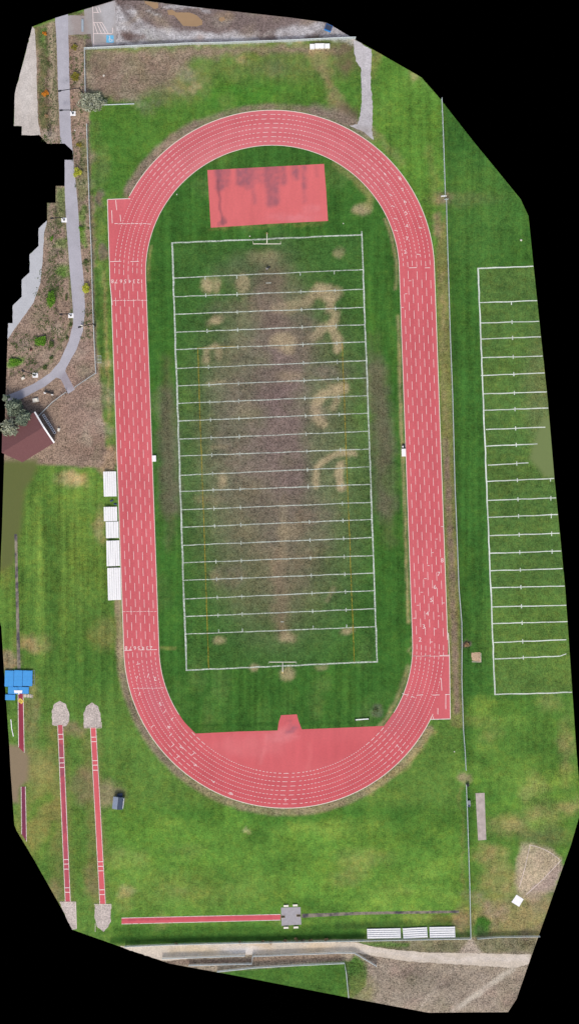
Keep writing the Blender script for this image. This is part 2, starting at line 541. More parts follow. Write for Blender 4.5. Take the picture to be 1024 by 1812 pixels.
# west side beds
G.add(P([(60, 50), (150, 20), (152, 90), (160, 220), (160, 330), (171, 640), (195, 670), (205, 830), (60, 820), (0, 830), (0, 560), (60, 500), (100, 300), (60, 240)]), (150, 130, 114), 1, 8, grain=1.1, green=.1, mow=0, warp=.3)
G.add(P([(62, 50), (82, 40), (84, 150), (88, 225), (68, 225), (66, 120)]), (104, 104, 68), .9, 8, patch=.2, grain=.9, green=.6)
G.add(L([(91, 45), (93, 130), (95, 220)], 9), (160, 148, 122), .85, 6, patch=.1, warp=.3)
G.add(L([(74, 100), (76, 215)], 12), (88, 98, 62), .6, 8, patch=.5, ps=7, green=.6)
G.add(L([(140, 95), (143, 225)], 14), (164, 142, 122), .7, 8, patch=.2, warp=.3)
G.add(L([(146, 250), (150, 335)], 12), (104, 122, 66), .7, 8, patch=.4, ps=8, green=.6)
G.add(L([(76, 50), (82, 95)], 9), (76, 118, 48), .8, 8, patch=.3, ps=6)
G.add(L([(84, 60), (85, 220)], 3), (84, 72, 58), .8, 4, warp=.3)
G.add(L([(97, 40), (102, 220)], 4), (90, 108, 62), .7, 5, warp=.3, patch=.4)
G.add(L([(128, 63), (160, 62)], 6), (86, 110, 56), .7, 6)
G.add(E(131, 24, 14, 6), (96, 112, 60), .8, 6)
G.add(L([(126, 80), (127, 250)], 8), (140, 104, 86), .35, 8, patch=.4)
G.add(E(90, 240, 14, 14), (168, 160, 144), .6, 14, patch=.3)
G.add(P([(99, 330), (117, 330), (118, 400), (99, 400)]), (96, 122, 60), .75, 8, patch=.4)
G.add(L([(85, 362), (94, 440), (90, 520)], 16), (122, 116, 96), .8, 10, patch=.2, green=.4)
G.add(L([(100, 365), (101, 560), (80, 610), (55, 645), (10, 672)], 3), (78, 70, 62), .8, 4, warp=.5)
G.add(L([(117, 400), (122, 470), (128, 560), (118, 590), (90, 640), (60, 660)], 5), (72, 104, 44), .7, 5, patch=.6, ps=5, warp=.4)
G.add(E(110, 430, 10, 12), (94, 128, 48), .7, 8); G.add(E(112, 482, 10, 14), (84, 128, 40), .85, 8)
G.add(L([(145, 370), (148, 430)], 12), (90, 138, 36), .8, 8, patch=.2)
G.add(L([(138, 320), (146, 350)], 12), (112, 124, 70), .6, 8)
G.add(E(28, 640, 18, 9, -20), (88, 138, 42), .85, 7); G.add(E(152, 465, 9, 10), (104, 110, 72), .6, 8)
G.add(E(140, 620, 20, 30, 30), (140, 118, 112), .5, 20)
G.add(E(150, 700, 45, 80), (152, 128, 116), .6, 20)
G.add(E(160, 790, 40, 20), (132, 108, 94), .6, 20, patch=.4)
# strips of grass by the back straight
G.add(L([(168, 225), (172, 330), (178, 460), (184, 620), (190, 700), (198, 790)], 20), (92, 124, 54), 1, 8, grain=.7, green=.9, mow=.4, warp=.3)
G.add(L([(172, 480), (182, 650)], 8), (60, 102, 38), .7, 7, warp=.3)
G.add(L([(184, 480), (194, 740)], 4), (150, 142, 90), .6, 4, warp=.3)
G.add(L([(163, 350), (166, 470)], 8), (146, 130, 108), .8, 6, patch=.2)
G.add(E(178, 350, 8, 14), (120, 106, 100), .8, 8); G.add(E(184, 445, 8, 12), (130, 112, 104), .7, 8)
G.add(P([(160, 225), (225, 260), (215, 340), (168, 340)]), (70, 118, 40), .7, 20)
G.add(E(180, 290, 12, 30), (108, 128, 74), .5, 20)
G.add(L([(190, 830), (196, 820), (206, 800)], 24), (164, 140, 112), .8, 14)
# worn lip outside the oval
def arc(cx, cy, r, a0, a1, n=24):
    return [(cx + r * math.cos(R(a0 + (a1 - a0) * i / n)), cy - r * math.sin(R(a0 + (a1 - a0) * i / n))) for i in range(n + 1)]
T1, T2, RI, RO = (482, 481), (505.5, 1144), 223.5, 286.5
G.add(L(arc(*T1, 292, 70, 152), 12), (138, 122, 106), .85, 8, patch=.3, grain=1, green=.2, warp=.25)
G.add(L(arc(*T1, 294, 118, 150), 16), (140, 124, 110), .8, 8, patch=.2, grain=1, green=.2, warp=.25)
G.add(L(arc(*T1, 300, 40, 68), 12), (140, 138, 92), .5, 14, patch=.4)
G.add(L(arc(*T1, 297, 55, 75), 22), (136, 120, 110), .8, 14, grain=1, green=.1, warp=.4)
G.add(L(arc(*T2, 293, 178, 330), 14), (150, 136, 110), .85, 7, patch=.2, grain=1.1, green=.2, warp=.2)
G.add(L(arc(*T2, 292, 190, 230), 10), (120, 106, 96), .7, 6, patch=.4, grain=1, green=.1, warp=.2)
G.add(L([(209, 1065), (214, 1160)], 12), (156, 140, 112), .9, 5, patch=.2, green=.2, warp=.2)
G.add(L(arc(*T2, 297, 300, 330), 10), (160, 148, 96), .6, 10, patch=.3)
# strip between home straight and east fence
G.add(P([(770, 440), (788, 380), (806, 900), (815, 1160), (820, 1290), (798, 1285), (792, 1160)]), (120, 124, 72), .9, 5, patch=.1, warp=.2, grain=.9, green=.5)
G.add(L([(788, 780), (798, 1000), (806, 1190), (808, 1260)], 11), (136, 116, 104), .85, 7, patch=.4, ps=12, grain=1.1, green=.1, warp=.3)
G.add(L([(782, 480), (785, 620), (790, 780)], 8), (150, 138, 100), .6, 8, patch=.6, ps=14, green=.3)
G.add(E(775, 400, 9, 22), (146, 128, 100), .8, 10, patch=.3); G.add(E(785, 350, 16, 7), (140, 122, 112), .8, 10)
G.add(E(820, 352, 50, 12), (110, 118, 80), .35, 20)
G.add(L([(760, 260), (770, 350)], 14), (128, 134, 72), .4, 16)
G.add(L([(791, 180), (797, 400), (806, 640), (813, 1000), (822, 1300)], 6), (52, 88, 36), .5, 6, warp=.2)
G.add(E(824, 1140, 8, 8), (104, 90, 88), .9, 6, grain=1.2, green=0); G.add(E(823, 1374, 12, 9), (164, 136, 120), .95, 8, green=0)
G.add(L([(815, 1390), (824, 1640)], 5), (140, 134, 84), .4, 6, patch=.3)
# dry patches south-east
for cx, cy, rx, ry in [(945, 1410, 24, 34), (900, 1462, 34, 16), (868, 1512, 24, 20), (1000, 1425, 26, 14), (960, 1450, 22, 14), (885, 1560, 36, 30), (870, 1620, 30, 26), (935, 1630, 46, 34), (1000, 1330, 10, 40)]:
    G.add(E(cx, cy, rx, ry), (160, 148, 98), .75, 26, patch=.35, green=.4, grain=.9)
G.add(E(955, 1480, 44, 20), (112, 116, 76), .6, 26)
G.add(P([(922, 1492), (937, 1493), (975, 1503), (992, 1522), (985, 1560), (945, 1600), (918, 1590), (912, 1560), (915, 1520)]), (186, 170, 144), 1, 12, patch=.1, green=.1, grain=.9, warp=.5)
G.add(P([(985, 1530), (995, 1538), (980, 1577), (930, 1585)]), (162, 144, 134), .85, 10, green=.1)
G.add(P([(826, 1600), (980, 1580), (950, 1660), (826, 1662)]), (150, 138, 96), .6, 24, patch=.3, green=.4, grain=.95)
G.add(E(850, 1640, 15, 20), (58, 116, 36), .95, 10); G.add(E(824, 1650, 8, 8), (64, 116, 40), .8, 8)
G.add(E(965, 1600, 30, 20), (132, 120, 98), .5, 20)
G.add(E(815, 1630, 12, 24), (150, 134, 104), .7, 14)
# south of the bottom fence
G.add(P([(200, 1675), (560, 1664), (953, 1656), (960, 1700), (900, 1800), (600, 1800), (200, 1740)]), (156, 144, 126), 1, 4, warp=.1, grain=1.15, green=.1, mow=0)
G.add(P([(630, 1664), (953, 1658), (945, 1686), (700, 1686), (640, 1672)]), (104, 108, 74), .8, 8, patch=.25, warp=.3, green=.5)
G.add(L([(640, 1670), (720, 1672)], 8), (82, 122, 50), .8, 6, warp=.3)
G.add(P([(640, 1700), (880, 1720), (880, 1790), (640, 1770)]), (152, 140, 128), .6, 20, patch=.4, ps=20)
G.add(E(740, 1740, 70, 26), (118, 112, 96), .45, 40, patch=.4)
G.add(L([(905, 1716), (860, 1746), (800, 1790)], 9), (196, 186, 170), .9, 6, grain=.6, green=0, warp=.4)
G.add(L([(806, 1712), (770, 1750), (745, 1782)], 5), (178, 166, 150), .6, 7, warp=.4)
G.add(P([(832, 1660), (836, 1664), (856, 1690), (808, 1690)]), (178, 164, 150), .85, 8, green=0, warp=.3)
G.add(P([(380, 1720), (520, 1710), (612, 1705), (617, 1770), (560, 1760), (380, 1724)]), (70, 114, 42), 1, 3, warp=.1, grain=.7, green=.8)
G.add(P([(430, 1716), (618, 1700), (628, 1690), (650, 1705), (648, 1745), (618, 1770), (612, 1706)]), (62, 108, 38), .95, 6, warp=.2, green=.7)
G.add(E(640, 1750, 24, 26), (112, 118, 70), .7, 24, patch=.3, green=.5)
G.add(L([(450, 1698), (600, 1694)], 12), (140, 122, 106), .9, 6, warp=.2)
G.add(L([(300, 1703), (440, 1700)], 9), (126, 108, 96), .9, 4, warp=.2, patch=.2)
rd = random.Random(33)
for (x0, y0, x1, y1, n_) in ((650, 1700, 920, 1790, 40), (130, 640, 200, 820, 22), (155, 92, 330, 185, 26), (230, 10, 560, 75, 26), (30, 400, 110, 680, 30), (128, 60, 160, 640, 26), (840, 1580, 970, 1660, 12)):
    for k in range(n_):
        c_ = rd.choice([(128, 112, 102), (170, 154, 134), (118, 116, 92), (162, 140, 128), (176, 164, 146), (104, 92, 84)])
        G.add(E(rd.uniform(x0, x1), rd.uniform(y0, y1), rd.uniform(5, 22), rd.uniform(4, 12), rd.uniform(-60, 60)), c_, .42, 14, patch=.5, ps=6)
# long-jump surrounds
for pts, w in (([(100, 1290), (112, 1600)], 34), ([(160, 1290), (176, 1600)], 30)):
    G.add(L(pts, w), (126, 122, 74), .55, 22, patch=.4, green=.5)
G.add(E(130, 1290, 20, 12), (146, 126, 102), .7, 14, patch=.3); G.add(E(150, 1390, 24, 30), (146, 126, 100), .7, 26, patch=.3, green=.2)
G.add(E(195, 1405, 26, 22), (156, 142, 112), .75, 20, patch=.3, green=.2)
G.add(E(68, 1360, 30, 34), (148, 140, 88), .75, 30, patch=.2, green=.4); G.add(E(70, 1450, 40, 60, 20), (142, 136, 76), .7, 34, patch=.2, green=.5)
G.add(L([(50, 1450), (60, 1430), (90, 1410)], 14), (90, 132, 46), .7, 12); G.add(L([(70, 1510), (100, 1460)], 14), (92, 134, 46), .6, 12)
G.add(E(96, 1580, 20, 20), (140, 128, 96), .6, 18, patch=.3); G.add(E(163, 1560, 14, 28), (138, 122, 92), .6, 16, patch=.3)
G.add(E(55, 1260, 16, 60), (140, 132, 92), .65, 20, patch=.3); G.add(E(14, 1170, 20, 18), (156, 140, 112), .8, 14)
G.add(E(60, 1138, 30, 14), (160, 144, 100), .8, 16, patch=.3)
G.add(E(10, 980, 14, 50), (114, 118, 60), .6, 20)
G.add(E(128, 850, 25, 14), (172, 156, 112), .85, 16, patch=.15); G.add(E(178, 930, 10, 26), (158, 148, 104), .75, 14, patch=.2)
G.add(E(185, 1120, 26, 28, 40), (132, 132, 76), .6, 26, patch=.3); G.add(E(440, 1471, 7, 5), (190, 186, 140), .8, 6)
G.add(E(222, 1578, 14, 10), TAN, .5, 12); G.add(E(330, 1575, 120, 30), (128, 142, 72), .35, 50, patch=.4)
# blurred olive ground at the west and east rims
G.add(P([(0, 815), (66, 812), (66, 830), (45, 870), (38, 935), (22, 1000), (0, 1010)]), (102, 110, 64), 1, 16, grain=.04, green=.05, mow=0, warp=.2)
G.add(P([(10, 1318), (42, 1320), (52, 1340), (50, 1380), (36, 1394), (34, 1420), (18, 1420)]), (144, 128, 104), 1, 12, grain=.05, green=0, mow=0, warp=.15)
G.add(P([(950, 765), (960, 740), (980, 740), (990, 846), (962, 844), (952, 830), (936, 812)]), (118, 134, 84), 1, 12, grain=.05, green=0, mow=0, warp=.1)
for x0, c_, st_ in ((72, (112, 146, 56), .5), (88, (64, 108, 40), .45), (112, (108, 142, 54), .5), (140, (96, 128, 52), .4), (168, (74, 112, 44), .4)):
    G.add(L([(x0 - 8, 880), (x0, 1040), (x0 + 2, 1170)], 13), c_, st_, 12, warp=.3, patch=.3)
rq = random.Random(21)
for k in range(70):   # uneven growth on the south and east lawns
    x, y = rq.uniform(190, 1000), rq.uniform(1440, 1640)
    if 500 < y and x > 830: y = rq.uniform(1240, 1480)
    c_ = rq.choice([(56, 102, 34), (118, 156, 60), (132, 146, 78), (62, 112, 38), (104, 156, 52)])
    G.add(E(x, y, rq.uniform(14, 46), rq.uniform(6, 18), rq.uniform(-20, 20)), c_, .6, 22, patch=.4, ps=9)
for k in range(26):
    x, y = rq.uniform(170, 780), rq.uniform(100, 300)
    G.add(E(x, y, rq.uniform(12, 30), rq.uniform(8, 20), rq.uniform(-30, 30)), rq.choice([(58, 108, 36), (100, 136, 58), (118, 132, 72)]), .35, 20, patch=.4, ps=10, grain=None) if (y < 190 and x > 350) or x > 670 else None
# --- infield
def stadium(r, n=48):
    ax = Vector((T2[0] - T1[0], T2[1] - T1[1])).normalized(); nr = Vector((ax.y, -ax.x))
    pts = []
    for i in range(n + 1):
        a = math.pi * i / n
        p = Vector(T2) + (-nr) * math.cos(a) * r + ax * math.sin(a) * r; pts.append((p.x, p.y))
    for i in range(n + 1):
        a = math.pi * i / n
        p = Vector(T1) + nr * math.cos(a) * r - ax * math.sin(a) * r; pts.append((p.x, p.y))
    return pts
G.add(P(stadium(RI + 10)), (58, 106, 38), 1, 3, grain=.6, green=.7, mow=.5, warp=0)
G.add(P([(304, 430), (640, 415), (667, 1171), (330, 1186)]), (62, 104, 44), 1, 6, grain=.8, green=.6, mow=.1, warp=0)
BR = (122, 110, 102)
G.add(E(490, 810, 150, 300, -1), (104, 110, 80), .8, 110, green=.45, grain=1, ps=30, patch=.15)
G.add(E(485, 775, 105, 225, -1), BR, .75, 90, green=.15, grain=1.1, patch=.25, ps=26)
G.add(E(500, 760, 40, 240, -1), (130, 108, 108), .6, 60, green=0)
G.add(E(478, 980, 90, 130), (108, 108, 82), .5, 80, green=.3, patch=.3)
G.add(E(445, 480, 60, 30), (104, 108, 84), .5, 30, green=.3)
G.add(E(480, 530, 30, 60), (120, 100, 92), .6, 36, green=.1)
G.add(L([(490, 980), (500, 1120)], 22), (136, 118, 98), .6, 26, green=.1)
G.add(E(600, 780, 60, 200, -2), (84, 110, 60), .4, 40, green=.5)
G.add(L([(294, 700), (302, 900)], 26), (116, 102, 96), .85, 36, green=.1, grain=1)
G.add(L([(296, 640), (300, 960)], 16), (98, 104, 70), .6, 24, green=.3)
G.add(L([(664, 650), (678, 780), (682, 900)], 28), (116, 104, 94), .85, 34, green=.1, grain=1)
G.add(L([(660, 600), (690, 960)], 20), (96, 104, 68), .5, 24, green=.3)
# dry arcs and spots in the playing field
T = (176, 160, 126)
def dry(sh, st=.85, soft=11, c=T): G.add(sh, c, st, soft, patch=.12, grain=.85, green=.05, mow=0, warp=.55, ps=8)
dry(E(367, 505, 9, 13), .8); dry(E(382, 505, 6, 13), .7); dry(E(430, 502, 12, 17), .65, 10)
dry(E(382, 566, 14, 8, -15), .8); dry(L([(365, 640), (364, 618), (378, 612), (390, 620), (386, 632)], 9), .8)
dry(L([(372, 680), (398, 676)], 6), .5); dry(L([(375, 793), (398, 790)], 6), .5); dry(E(393, 850, 7, 12), .85)
dry(E(580, 518, 22, 14), .85); dry(L([(490, 545), (520, 542), (545, 530), (565, 512)], 18), .75, 14)
dry(L([(583, 530), (582, 546)], 16), .8); dry(L([(594, 555), (590, 572), (572, 580), (557, 596)], 16), .75, 12)
dry(L([(588, 575), (596, 600), (596, 618)], 16), .85, 10); dry(E(502, 604, 22, 15), .65, 14); dry(E(512, 620, 9, 8), .6)
dry(L([(608, 686), (585, 690), (565, 702), (557, 722), (560, 738), (570, 750)], 17), .85); dry(L([(592, 690), (594, 708), (590, 722)], 11), .7)
dry(L([(625, 803), (600, 802), (575, 812), (562, 828), (560, 858)], 10), .9); dry(L([(602, 826), (600, 845), (603, 862)], 17), .9, 9)
dry(E(640, 370, 15, 9, -10), .85, 10); dry(L([(595, 290), (630, 320), (655, 345), (650, 365)], 12), .65, 12, (150, 146, 92))
dry(E(600, 448, 9, 8), .5, 10); dry(E(508, 1126, 13, 10), .65, 12); dry(E(615, 1117, 11, 6), .8, 8); dry(E(508, 1192, 12, 12), .7, 10)
dry(E(448, 1181, 8, 6), .8, 7); dry(E(388, 1134, 9, 7), .6, 9); dry(E(568, 1180, 10, 5), .45, 8); dry(E(440, 940, 14, 10), .3, 12)
dry(E(468, 455, 26, 12), .35, 16); dry(E(510, 940, 20, 14), .3, 14); dry(E(440, 725, 20, 14), .25, 14); dry(E(510, 665, 22, 9), .45, 12)
dry(L([(578, 1060), (590, 1040)], 8), .35, 8); dry(E(380, 1020, 12, 8), .3, 10); dry(E(500, 950, 8, 60), .25, 10)
for k in range(40):
    c_ = rq.choice([(134, 118, 112), (110, 100, 88), (104, 110, 78), (138, 124, 100), (120, 104, 102)])
    G.add(E(rq.gauss(490, 60), rq.uniform(520, 1080), rq.uniform(12, 34), rq.uniform(10, 30)), c_, .35, 24, patch=.4, ps=9)
for k in range(40):
    x, y = rq.uniform(290, 700), rq.choice([rq.uniform(275, 410), rq.uniform(1190, 1270), rq.uniform(420, 1180)])
    if 420 < y < 1180: x = rq.choice([rq.uniform(272, 296), rq.uniform(690, 712), rq.uniform(310, 370), rq.uniform(620, 655)])
    G.add(E(x, y, rq.uniform(8, 22), rq.uniform(12, 34)), rq.choice([(48, 92, 32), (84, 126, 52), (76, 122, 44), (96, 128, 64)]), .4, 16, patch=.4, ps=9)
# worn rims inside the oval
G.add(L([(704, 560), (710, 760), (716, 900), (722, 1100)], 5), (168, 156, 112), .75, 5, patch=.3, warp=.2)
G.add(L(arc(*T1, 219, -8, 25), 5), (166, 154, 112), .7, 5, patch=.4, warp=.2)
G.add(L(arc(*T1, 219, 168, 184), 4), (150, 144, 92), .6, 5, patch=.4, warp=.2)
G.add(L(arc(*T2, 218, 318, 350), 8), (156, 148, 104), .7, 8, patch=.2, warp=.3)
G.add(L([(730, 1120), (727, 1170)], 4), (150, 144, 100), .5, 5); G.add(L([(283, 1147), (310, 1147)], 4), (130, 130, 70), .7, 5, warp=.2)
G.add(E(664, 1258, 10, 9), (96, 106, 84), .7, 8); G.add(L([(350, 1284), (490, 1281)], 5), (44, 88, 30), .7, 4, warp=.1)
G.add(L([(530, 1281), (670, 1278)], 4), (44, 88, 30), .5, 4, warp=.1)
G.add(L([(373, 404), (575, 394)], 5), (130, 134, 70), .45, 6, patch=.4); G.add(L([(340, 300), (420, 262)], 10), (74, 106, 44), .5, 10)
G.add(L([(686, 480), (694, 620)], 8), (76, 122, 44), .6, 8, warp=.3); G.add(L([(650, 480), (664, 620)], 8), (70, 120, 42), .5, 8, warp=.3)

ground = fill_sheet('ground', OUT, G, M['ground'], 0.0, 3.2)

# ------------------------------------------------------------------ roads, paths, pits
def flat(col, layers=()):
    f = Field(col, 0, 0, 0)
    for a in layers: f.add(*a[:3], **(a[3] if len(a) > 3 else {}))
    return f

PATHC = (180, 178, 186)
fill_sheet('path', [(98, 32), (121, 25), (122, 80), (123.5, 150), (126, 230), (131, 290), (138, 360), (143, 440), (149, 500), (151, 550),
                    (147, 586), (136, 618), (118, 650), (116, 657), (133, 689), (121, 697), (108, 671), (100, 668), (80, 684), (42, 704), (11, 716),
                    (12, 700), (30, 693), (60, 679), (88, 661), (106, 640), (122, 604), (130, 572), (129, 540), (124, 480), (118, 400), (115, 340), (115, 283), (130, 283), (130, 268), (115, 254),
                    (107, 254), (106, 220), (103, 150), (101, 80)],
           flat(PATHC, [(E(118, 672, 14, 16), (156, 148, 156), .8, dict(soft=10)), (L([(113, 30), (116, 200)], 2), (190, 190, 196), .5, dict(soft=4)),
                        (E(60, 700, 40, 30), (158, 156, 166), .7, dict(soft=30))]), M['concrete'], 0.02, 4, jitter=.25)
fill_sheet('gravel_road', [(58, 47), (62, 52), (65, 100), (66, 160), (68, 215), (73, 239), (39, 239), (39, 223), (25, 223), (27, 165), (55, 58)],
           flat((196, 188, 180), [(E(45, 160, 8, 60), (208, 202, 196), .6, dict(soft=14))]), M['gravel'], 0.02, 4, jitter=.6)
fill_sheet('road', [(84, 390), (79, 410), (76, 460), (72, 500), (60, 535), (38, 566), (14, 600), (15, 572), (23, 572), (23, 541), (39, 525), (39, 495), (53, 482), (53, 450), (69, 435), (69, 404)],
           flat((190, 192, 196)), M['concrete'], 0.02, 4, jitter=.5)
fill_sheet('parking_area', [(160, 14), (204, 1), (206, 80), (164, 83), (161, 60), (122, 62), (121, 28), (125, 27), (150, 28), (149, 17)],
           flat((168, 162, 160), [(E(192, 30, 14, 34), (186, 184, 186), .9, dict(soft=12)), (L([(142, 30), (142, 60)], 26), (164, 152, 148), .8, dict(soft=5))]), M['concrete'], 0.018, 4, jitter=.3)
fill_sheet('gravel_path', [(625, 71), (632, 73), (657, 88), (656, 120), (655, 150), (659, 180), (659, 215), (657, 230), (661, 248), (652, 241), (640, 232), (618, 222), (632, 220), (637, 205), (640, 180), (639, 150), (638, 120), (629, 108), (626, 90)],
           flat((192, 188, 190), [(E(640, 235, 16, 10), (160, 150, 146), .7, dict(soft=10, patch=.4)), (L([(648, 80), (649, 220)], 6), (204, 200, 204), .5, dict(soft=8))]), M['gravel'], 0.012, 3, jitter=1.0)
fill_sheet('dirt_road', [(212, 1674.5), (300, 1671), (420, 1668), (560, 1667), (632, 1668), (660, 1675), (700, 1681), (760, 1686), (830, 1687), (939, 1689), (934, 1706), (915, 1712), (895, 1712), (800, 1706), (720, 1701), (670, 1693), (625, 1685), (560, 1686), (450, 1689), (360, 1694), (300, 1700), (285, 1699), (230, 1682)],
           flat((208, 196, 180), [(E(340, 1682, 40, 8), (214, 190, 150), .5, dict(soft=10)), (E(460, 1676, 20, 8), (216, 186, 146), .5, dict(soft=10)), (E(560, 1678, 30, 8), (214, 190, 156), .6, dict(soft=10)),
                                    (E(430, 1680, 30, 6), (224, 222, 222), .7, dict(soft=10)), (L([(640, 1678), (760, 1695), (930, 1698)], 8), (220, 210, 200), .6, dict(soft=8))]), M['gravel'], 0.012, 3, jitter=.7)
SANDC = (198, 186, 178)
def sandpit(out, label):
    o = fill_sheet('sand_pit', out, flat(SANDC), M['sand'], 0.02, 2.5, jitter=.7, kind=None)
    return tag(o, label, 'sand pit', 'jump pits at the runway ends')
sandpit([(93, 1283), (92, 1260), (96, 1246), (106, 1240), (116, 1245), (123, 1262), (123, 1276), (117, 1285), (104, 1285)], 'round-topped sand pit at the top end of the stained left jump runway')
sandpit([(149, 1287), (148, 1265), (153, 1250), (163, 1243), (174, 1250), (178, 1262), (180, 1287)], 'round-topped sand pit at the top end of the clean right jump runway')
sandpit([(106, 1597), (134, 1597), (136, 1644), (128, 1645), (112, 1612)], 'sand pit cut off by the ground edge at the foot of the stained left runway')
sandpit([(168, 1601), (196, 1601), (197, 1630), (190, 1642), (184, 1649), (172, 1640), (168, 1625)], 'ragged sand pit at the foot of the clean right jump runway')
o = fill_sheet('sand_patch', [(833, 1155), (849, 1154), (850, 1171), (840, 1170), (834, 1168)], flat((190, 164, 136)), M['sand'], 0.02, 2.5, jitter=.4, kind=None)
tag(o, 'small square of bare sand on the grass east of the long fence', 'sand patch')
def board(pts, w, name='pit_kerb', mat=None, h=0.12, parent=None, z0=0.0):
    mb = MB()
    for a, b in zip(pts[:-1], pts[1:]):
        A, B = W(*a), W(*b); t = (B - A); ln = t.length
        Mx = Matrix.Translation(A) @ Matrix.Rotation(math.atan2(t.y, t.x), 4, 'Z')
        mb.box(-0.02, ln, -w / 2, w / 2, z0, h, Mx)
    return mb.build(name, mat or M['kerb'], parent)
tag(board([(106, 1596), (134.5, 1596), (136, 1643)], .13), 'thin white edging board around the lower left sand pit', 'pit edging')
tag(board([(167, 1600), (197, 1600), (197, 1608)], .13), 'thin white edging board across the head of the lower right sand pit', 'pit edging')
tag(board([(169, 1634), (169, 1649)], .10), 'short pale board along the lower left corner of the right sand pit', 'pit edging')
tag(board([(149, 1288), (180, 1288), (180, 1278)], .10), 'thin pale edging board below the upper right sand pit', 'pit edging')
tag(board([(834, 1171), (850, 1171.5), (850, 1156)], .10, 'edging_board'), 'pale board edging two sides of the bare sand square', 'edging board')

# puddles
def puddle(pts, label):
    f = flat((166, 138, 106))
    m = bpy.data.materials.get("muddy_water")
    if not m:
        m = sheet_material("muddy_water", .02, .03, .04, 1.0, 0.25); M['water'] = m
    o = fill_sheet('puddle', pts, f, M['water'], 0.015, 3, jitter=.3); o['label'] = label
puddle([(296, 18), (305, 17), (312, 22), (335, 22), (348, 27), (358, 36), (358, 44), (348, 47), (325, 46), (318, 38), (308, 27), (298, 26)], 'large muddy brown puddle in the churned earth')
puddle([(256, 2), (280, 5), (280, 14), (274, 16), (266, 11), (257, 6)], 'small muddy puddle cut by the top edge')
puddle([(388, 31), (396, 30), (399, 35), (392, 39), (387, 36)], 'tiny shallow puddle right of the large one')

# parking bay paint
mb = MB()
def stripe(mb, a, b, w, z):
    A, B = W(*a), W(*b); t = (B - A).normalized(); n = Vector((-t.y, t.x, 0)) * w / 2
    mb.poly([(A - n) + Vector((0, 0, z)), (B - n) + Vector((0, 0, z)), (B + n) + Vector((0, 0, z)), (A + n) + Vector((0, 0, z))])
for a, b in [((164.5, 12), (166.5, 82)), ((166, 40), (181, 40)), ((166, 59.5), (199, 59.5)), ((166.5, 78), (200, 78)), ((166, 22), (176, 22)), ((199.5, 49), (199.5, 59)),
             ((167, 41), (173, 59)), ((172, 41), (180, 59)), ((177, 41), (187, 59)), ((181, 40), (192, 59)), ((170, 13), (174, 22)), ((175, 12), (179, 22))]:
    stripe(mb, a, b, .14, .034)
pk = mb.build('parking_bay_lines', M['white_line']); pk['kind'] = 'structure'
def digit(txt, size):
    cu = bpy.data.curves.new('digit', 'FONT'); cu.body = txt; cu.size = size; cu.align_x = 'CENTER'; cu.align_y = 'CENTER'
    cu.offset = 0.0
    ob = bpy.data.objects.new('digit', cu); C.objects.link(ob)
    dg = bpy.context.evaluated_depsgraph_get(); dg.update()
    me = bpy.data.meshes.new_from_object(ob.evaluated_get(dg))
    bpy.data.objects.remove(ob)
    return me
M['sym_blue'] = plain("light_blue_paint", (110, 190, 230), 0.7)
mb = MB(); A = W(195, 69)
mb.box(A.x - .95, A.x + .95, A.y - .95, A.y + .95, .026, .034)
o = mb.build('wheelchair_symbol', M['sym_blue']); o['kind'] = 'structure'
mb = MB()
pts = [(A.x + .15 + .42 * math.cos(R(a)), A.y - .2 + .42 * math.sin(R(a)), .045) for a in range(100, 400, 20)]
mb.tube(pts, .07, 4)
mb.tube([(A.x - .1, A.y + .5, .045), (A.x, A.y - .1, .045), (A.x + .45, A.y - .1, .045), (A.x + .65, A.y - .6, .045)], .07, 4)
mb.box(A.x - .22, A.x + .0, A.y + .55, A.y + .75, .036, .06)
mb.build('symbol_figure', M['white_line'], o)

# ------------------------------------------------------------------ running track
ax = Vector((T2[0] - T1[0], T2[1] - T1[1])); LS = ax.length; ax.normalize(); nr = Vector((ax.y, -ax.x))
def tpt(s, r):
    """counter-clockwise lap in plan units starting at the top of the back straight; returns point, travel direction"""
    la = math.pi * r
    s = s % (2 * LS + 2 * la)
    if s < LS: return Vector(T1) - nr * r + ax * s, ax.copy()
    s -= LS
    if s < la:
        a = s / r
        return Vector(T2) - nr * math.cos(a) * r + ax * math.sin(a) * r, nr * math.sin(a) + ax * math.cos(a)
    s -= la
    if s < LS: return Vector(T2) + nr * r - ax * s, -ax
    s -= LS
    a = s / r
    return Vector(T1) + nr * math.cos(a) * r - ax * math.sin(a) * r, -nr * math.sin(a) - ax * math.cos(a)

TF = Field((212, 104, 110), 0, 0, 0)
TF.add(E(480, 250, 330, 130), (216, 122, 128), .7, 120)
TF.add(E(520, 1380, 330, 100), (208, 94, 98), .6, 120)
for i in range(8):
    rr = RI + (RO - RI) * (i + .5) / 8
    st = stadium(rr)
    if i in (2, 5, 6): TF.add(L(st + st[:1], 5), (200, 88, 96), .5, 4, warp=.1, patch=.3, ps=40)
    if i in (0, 3): TF.add(L(st + st[:1], 5), (220, 124, 128), .35, 5, warp=.1, patch=.3, ps=40)
TF.add(E(700, 1260, 30, 40, 40), (190, 104, 112), .5, 30, patch=.4); TF.add(E(275, 1230, 22, 60, -20), (196, 110, 124), .4, 30, patch=.4)
TF.add(E(372, 300, 50, 30, -40), (222, 140, 140), .4, 30, patch=.3)

track_outer = stadium(RO)
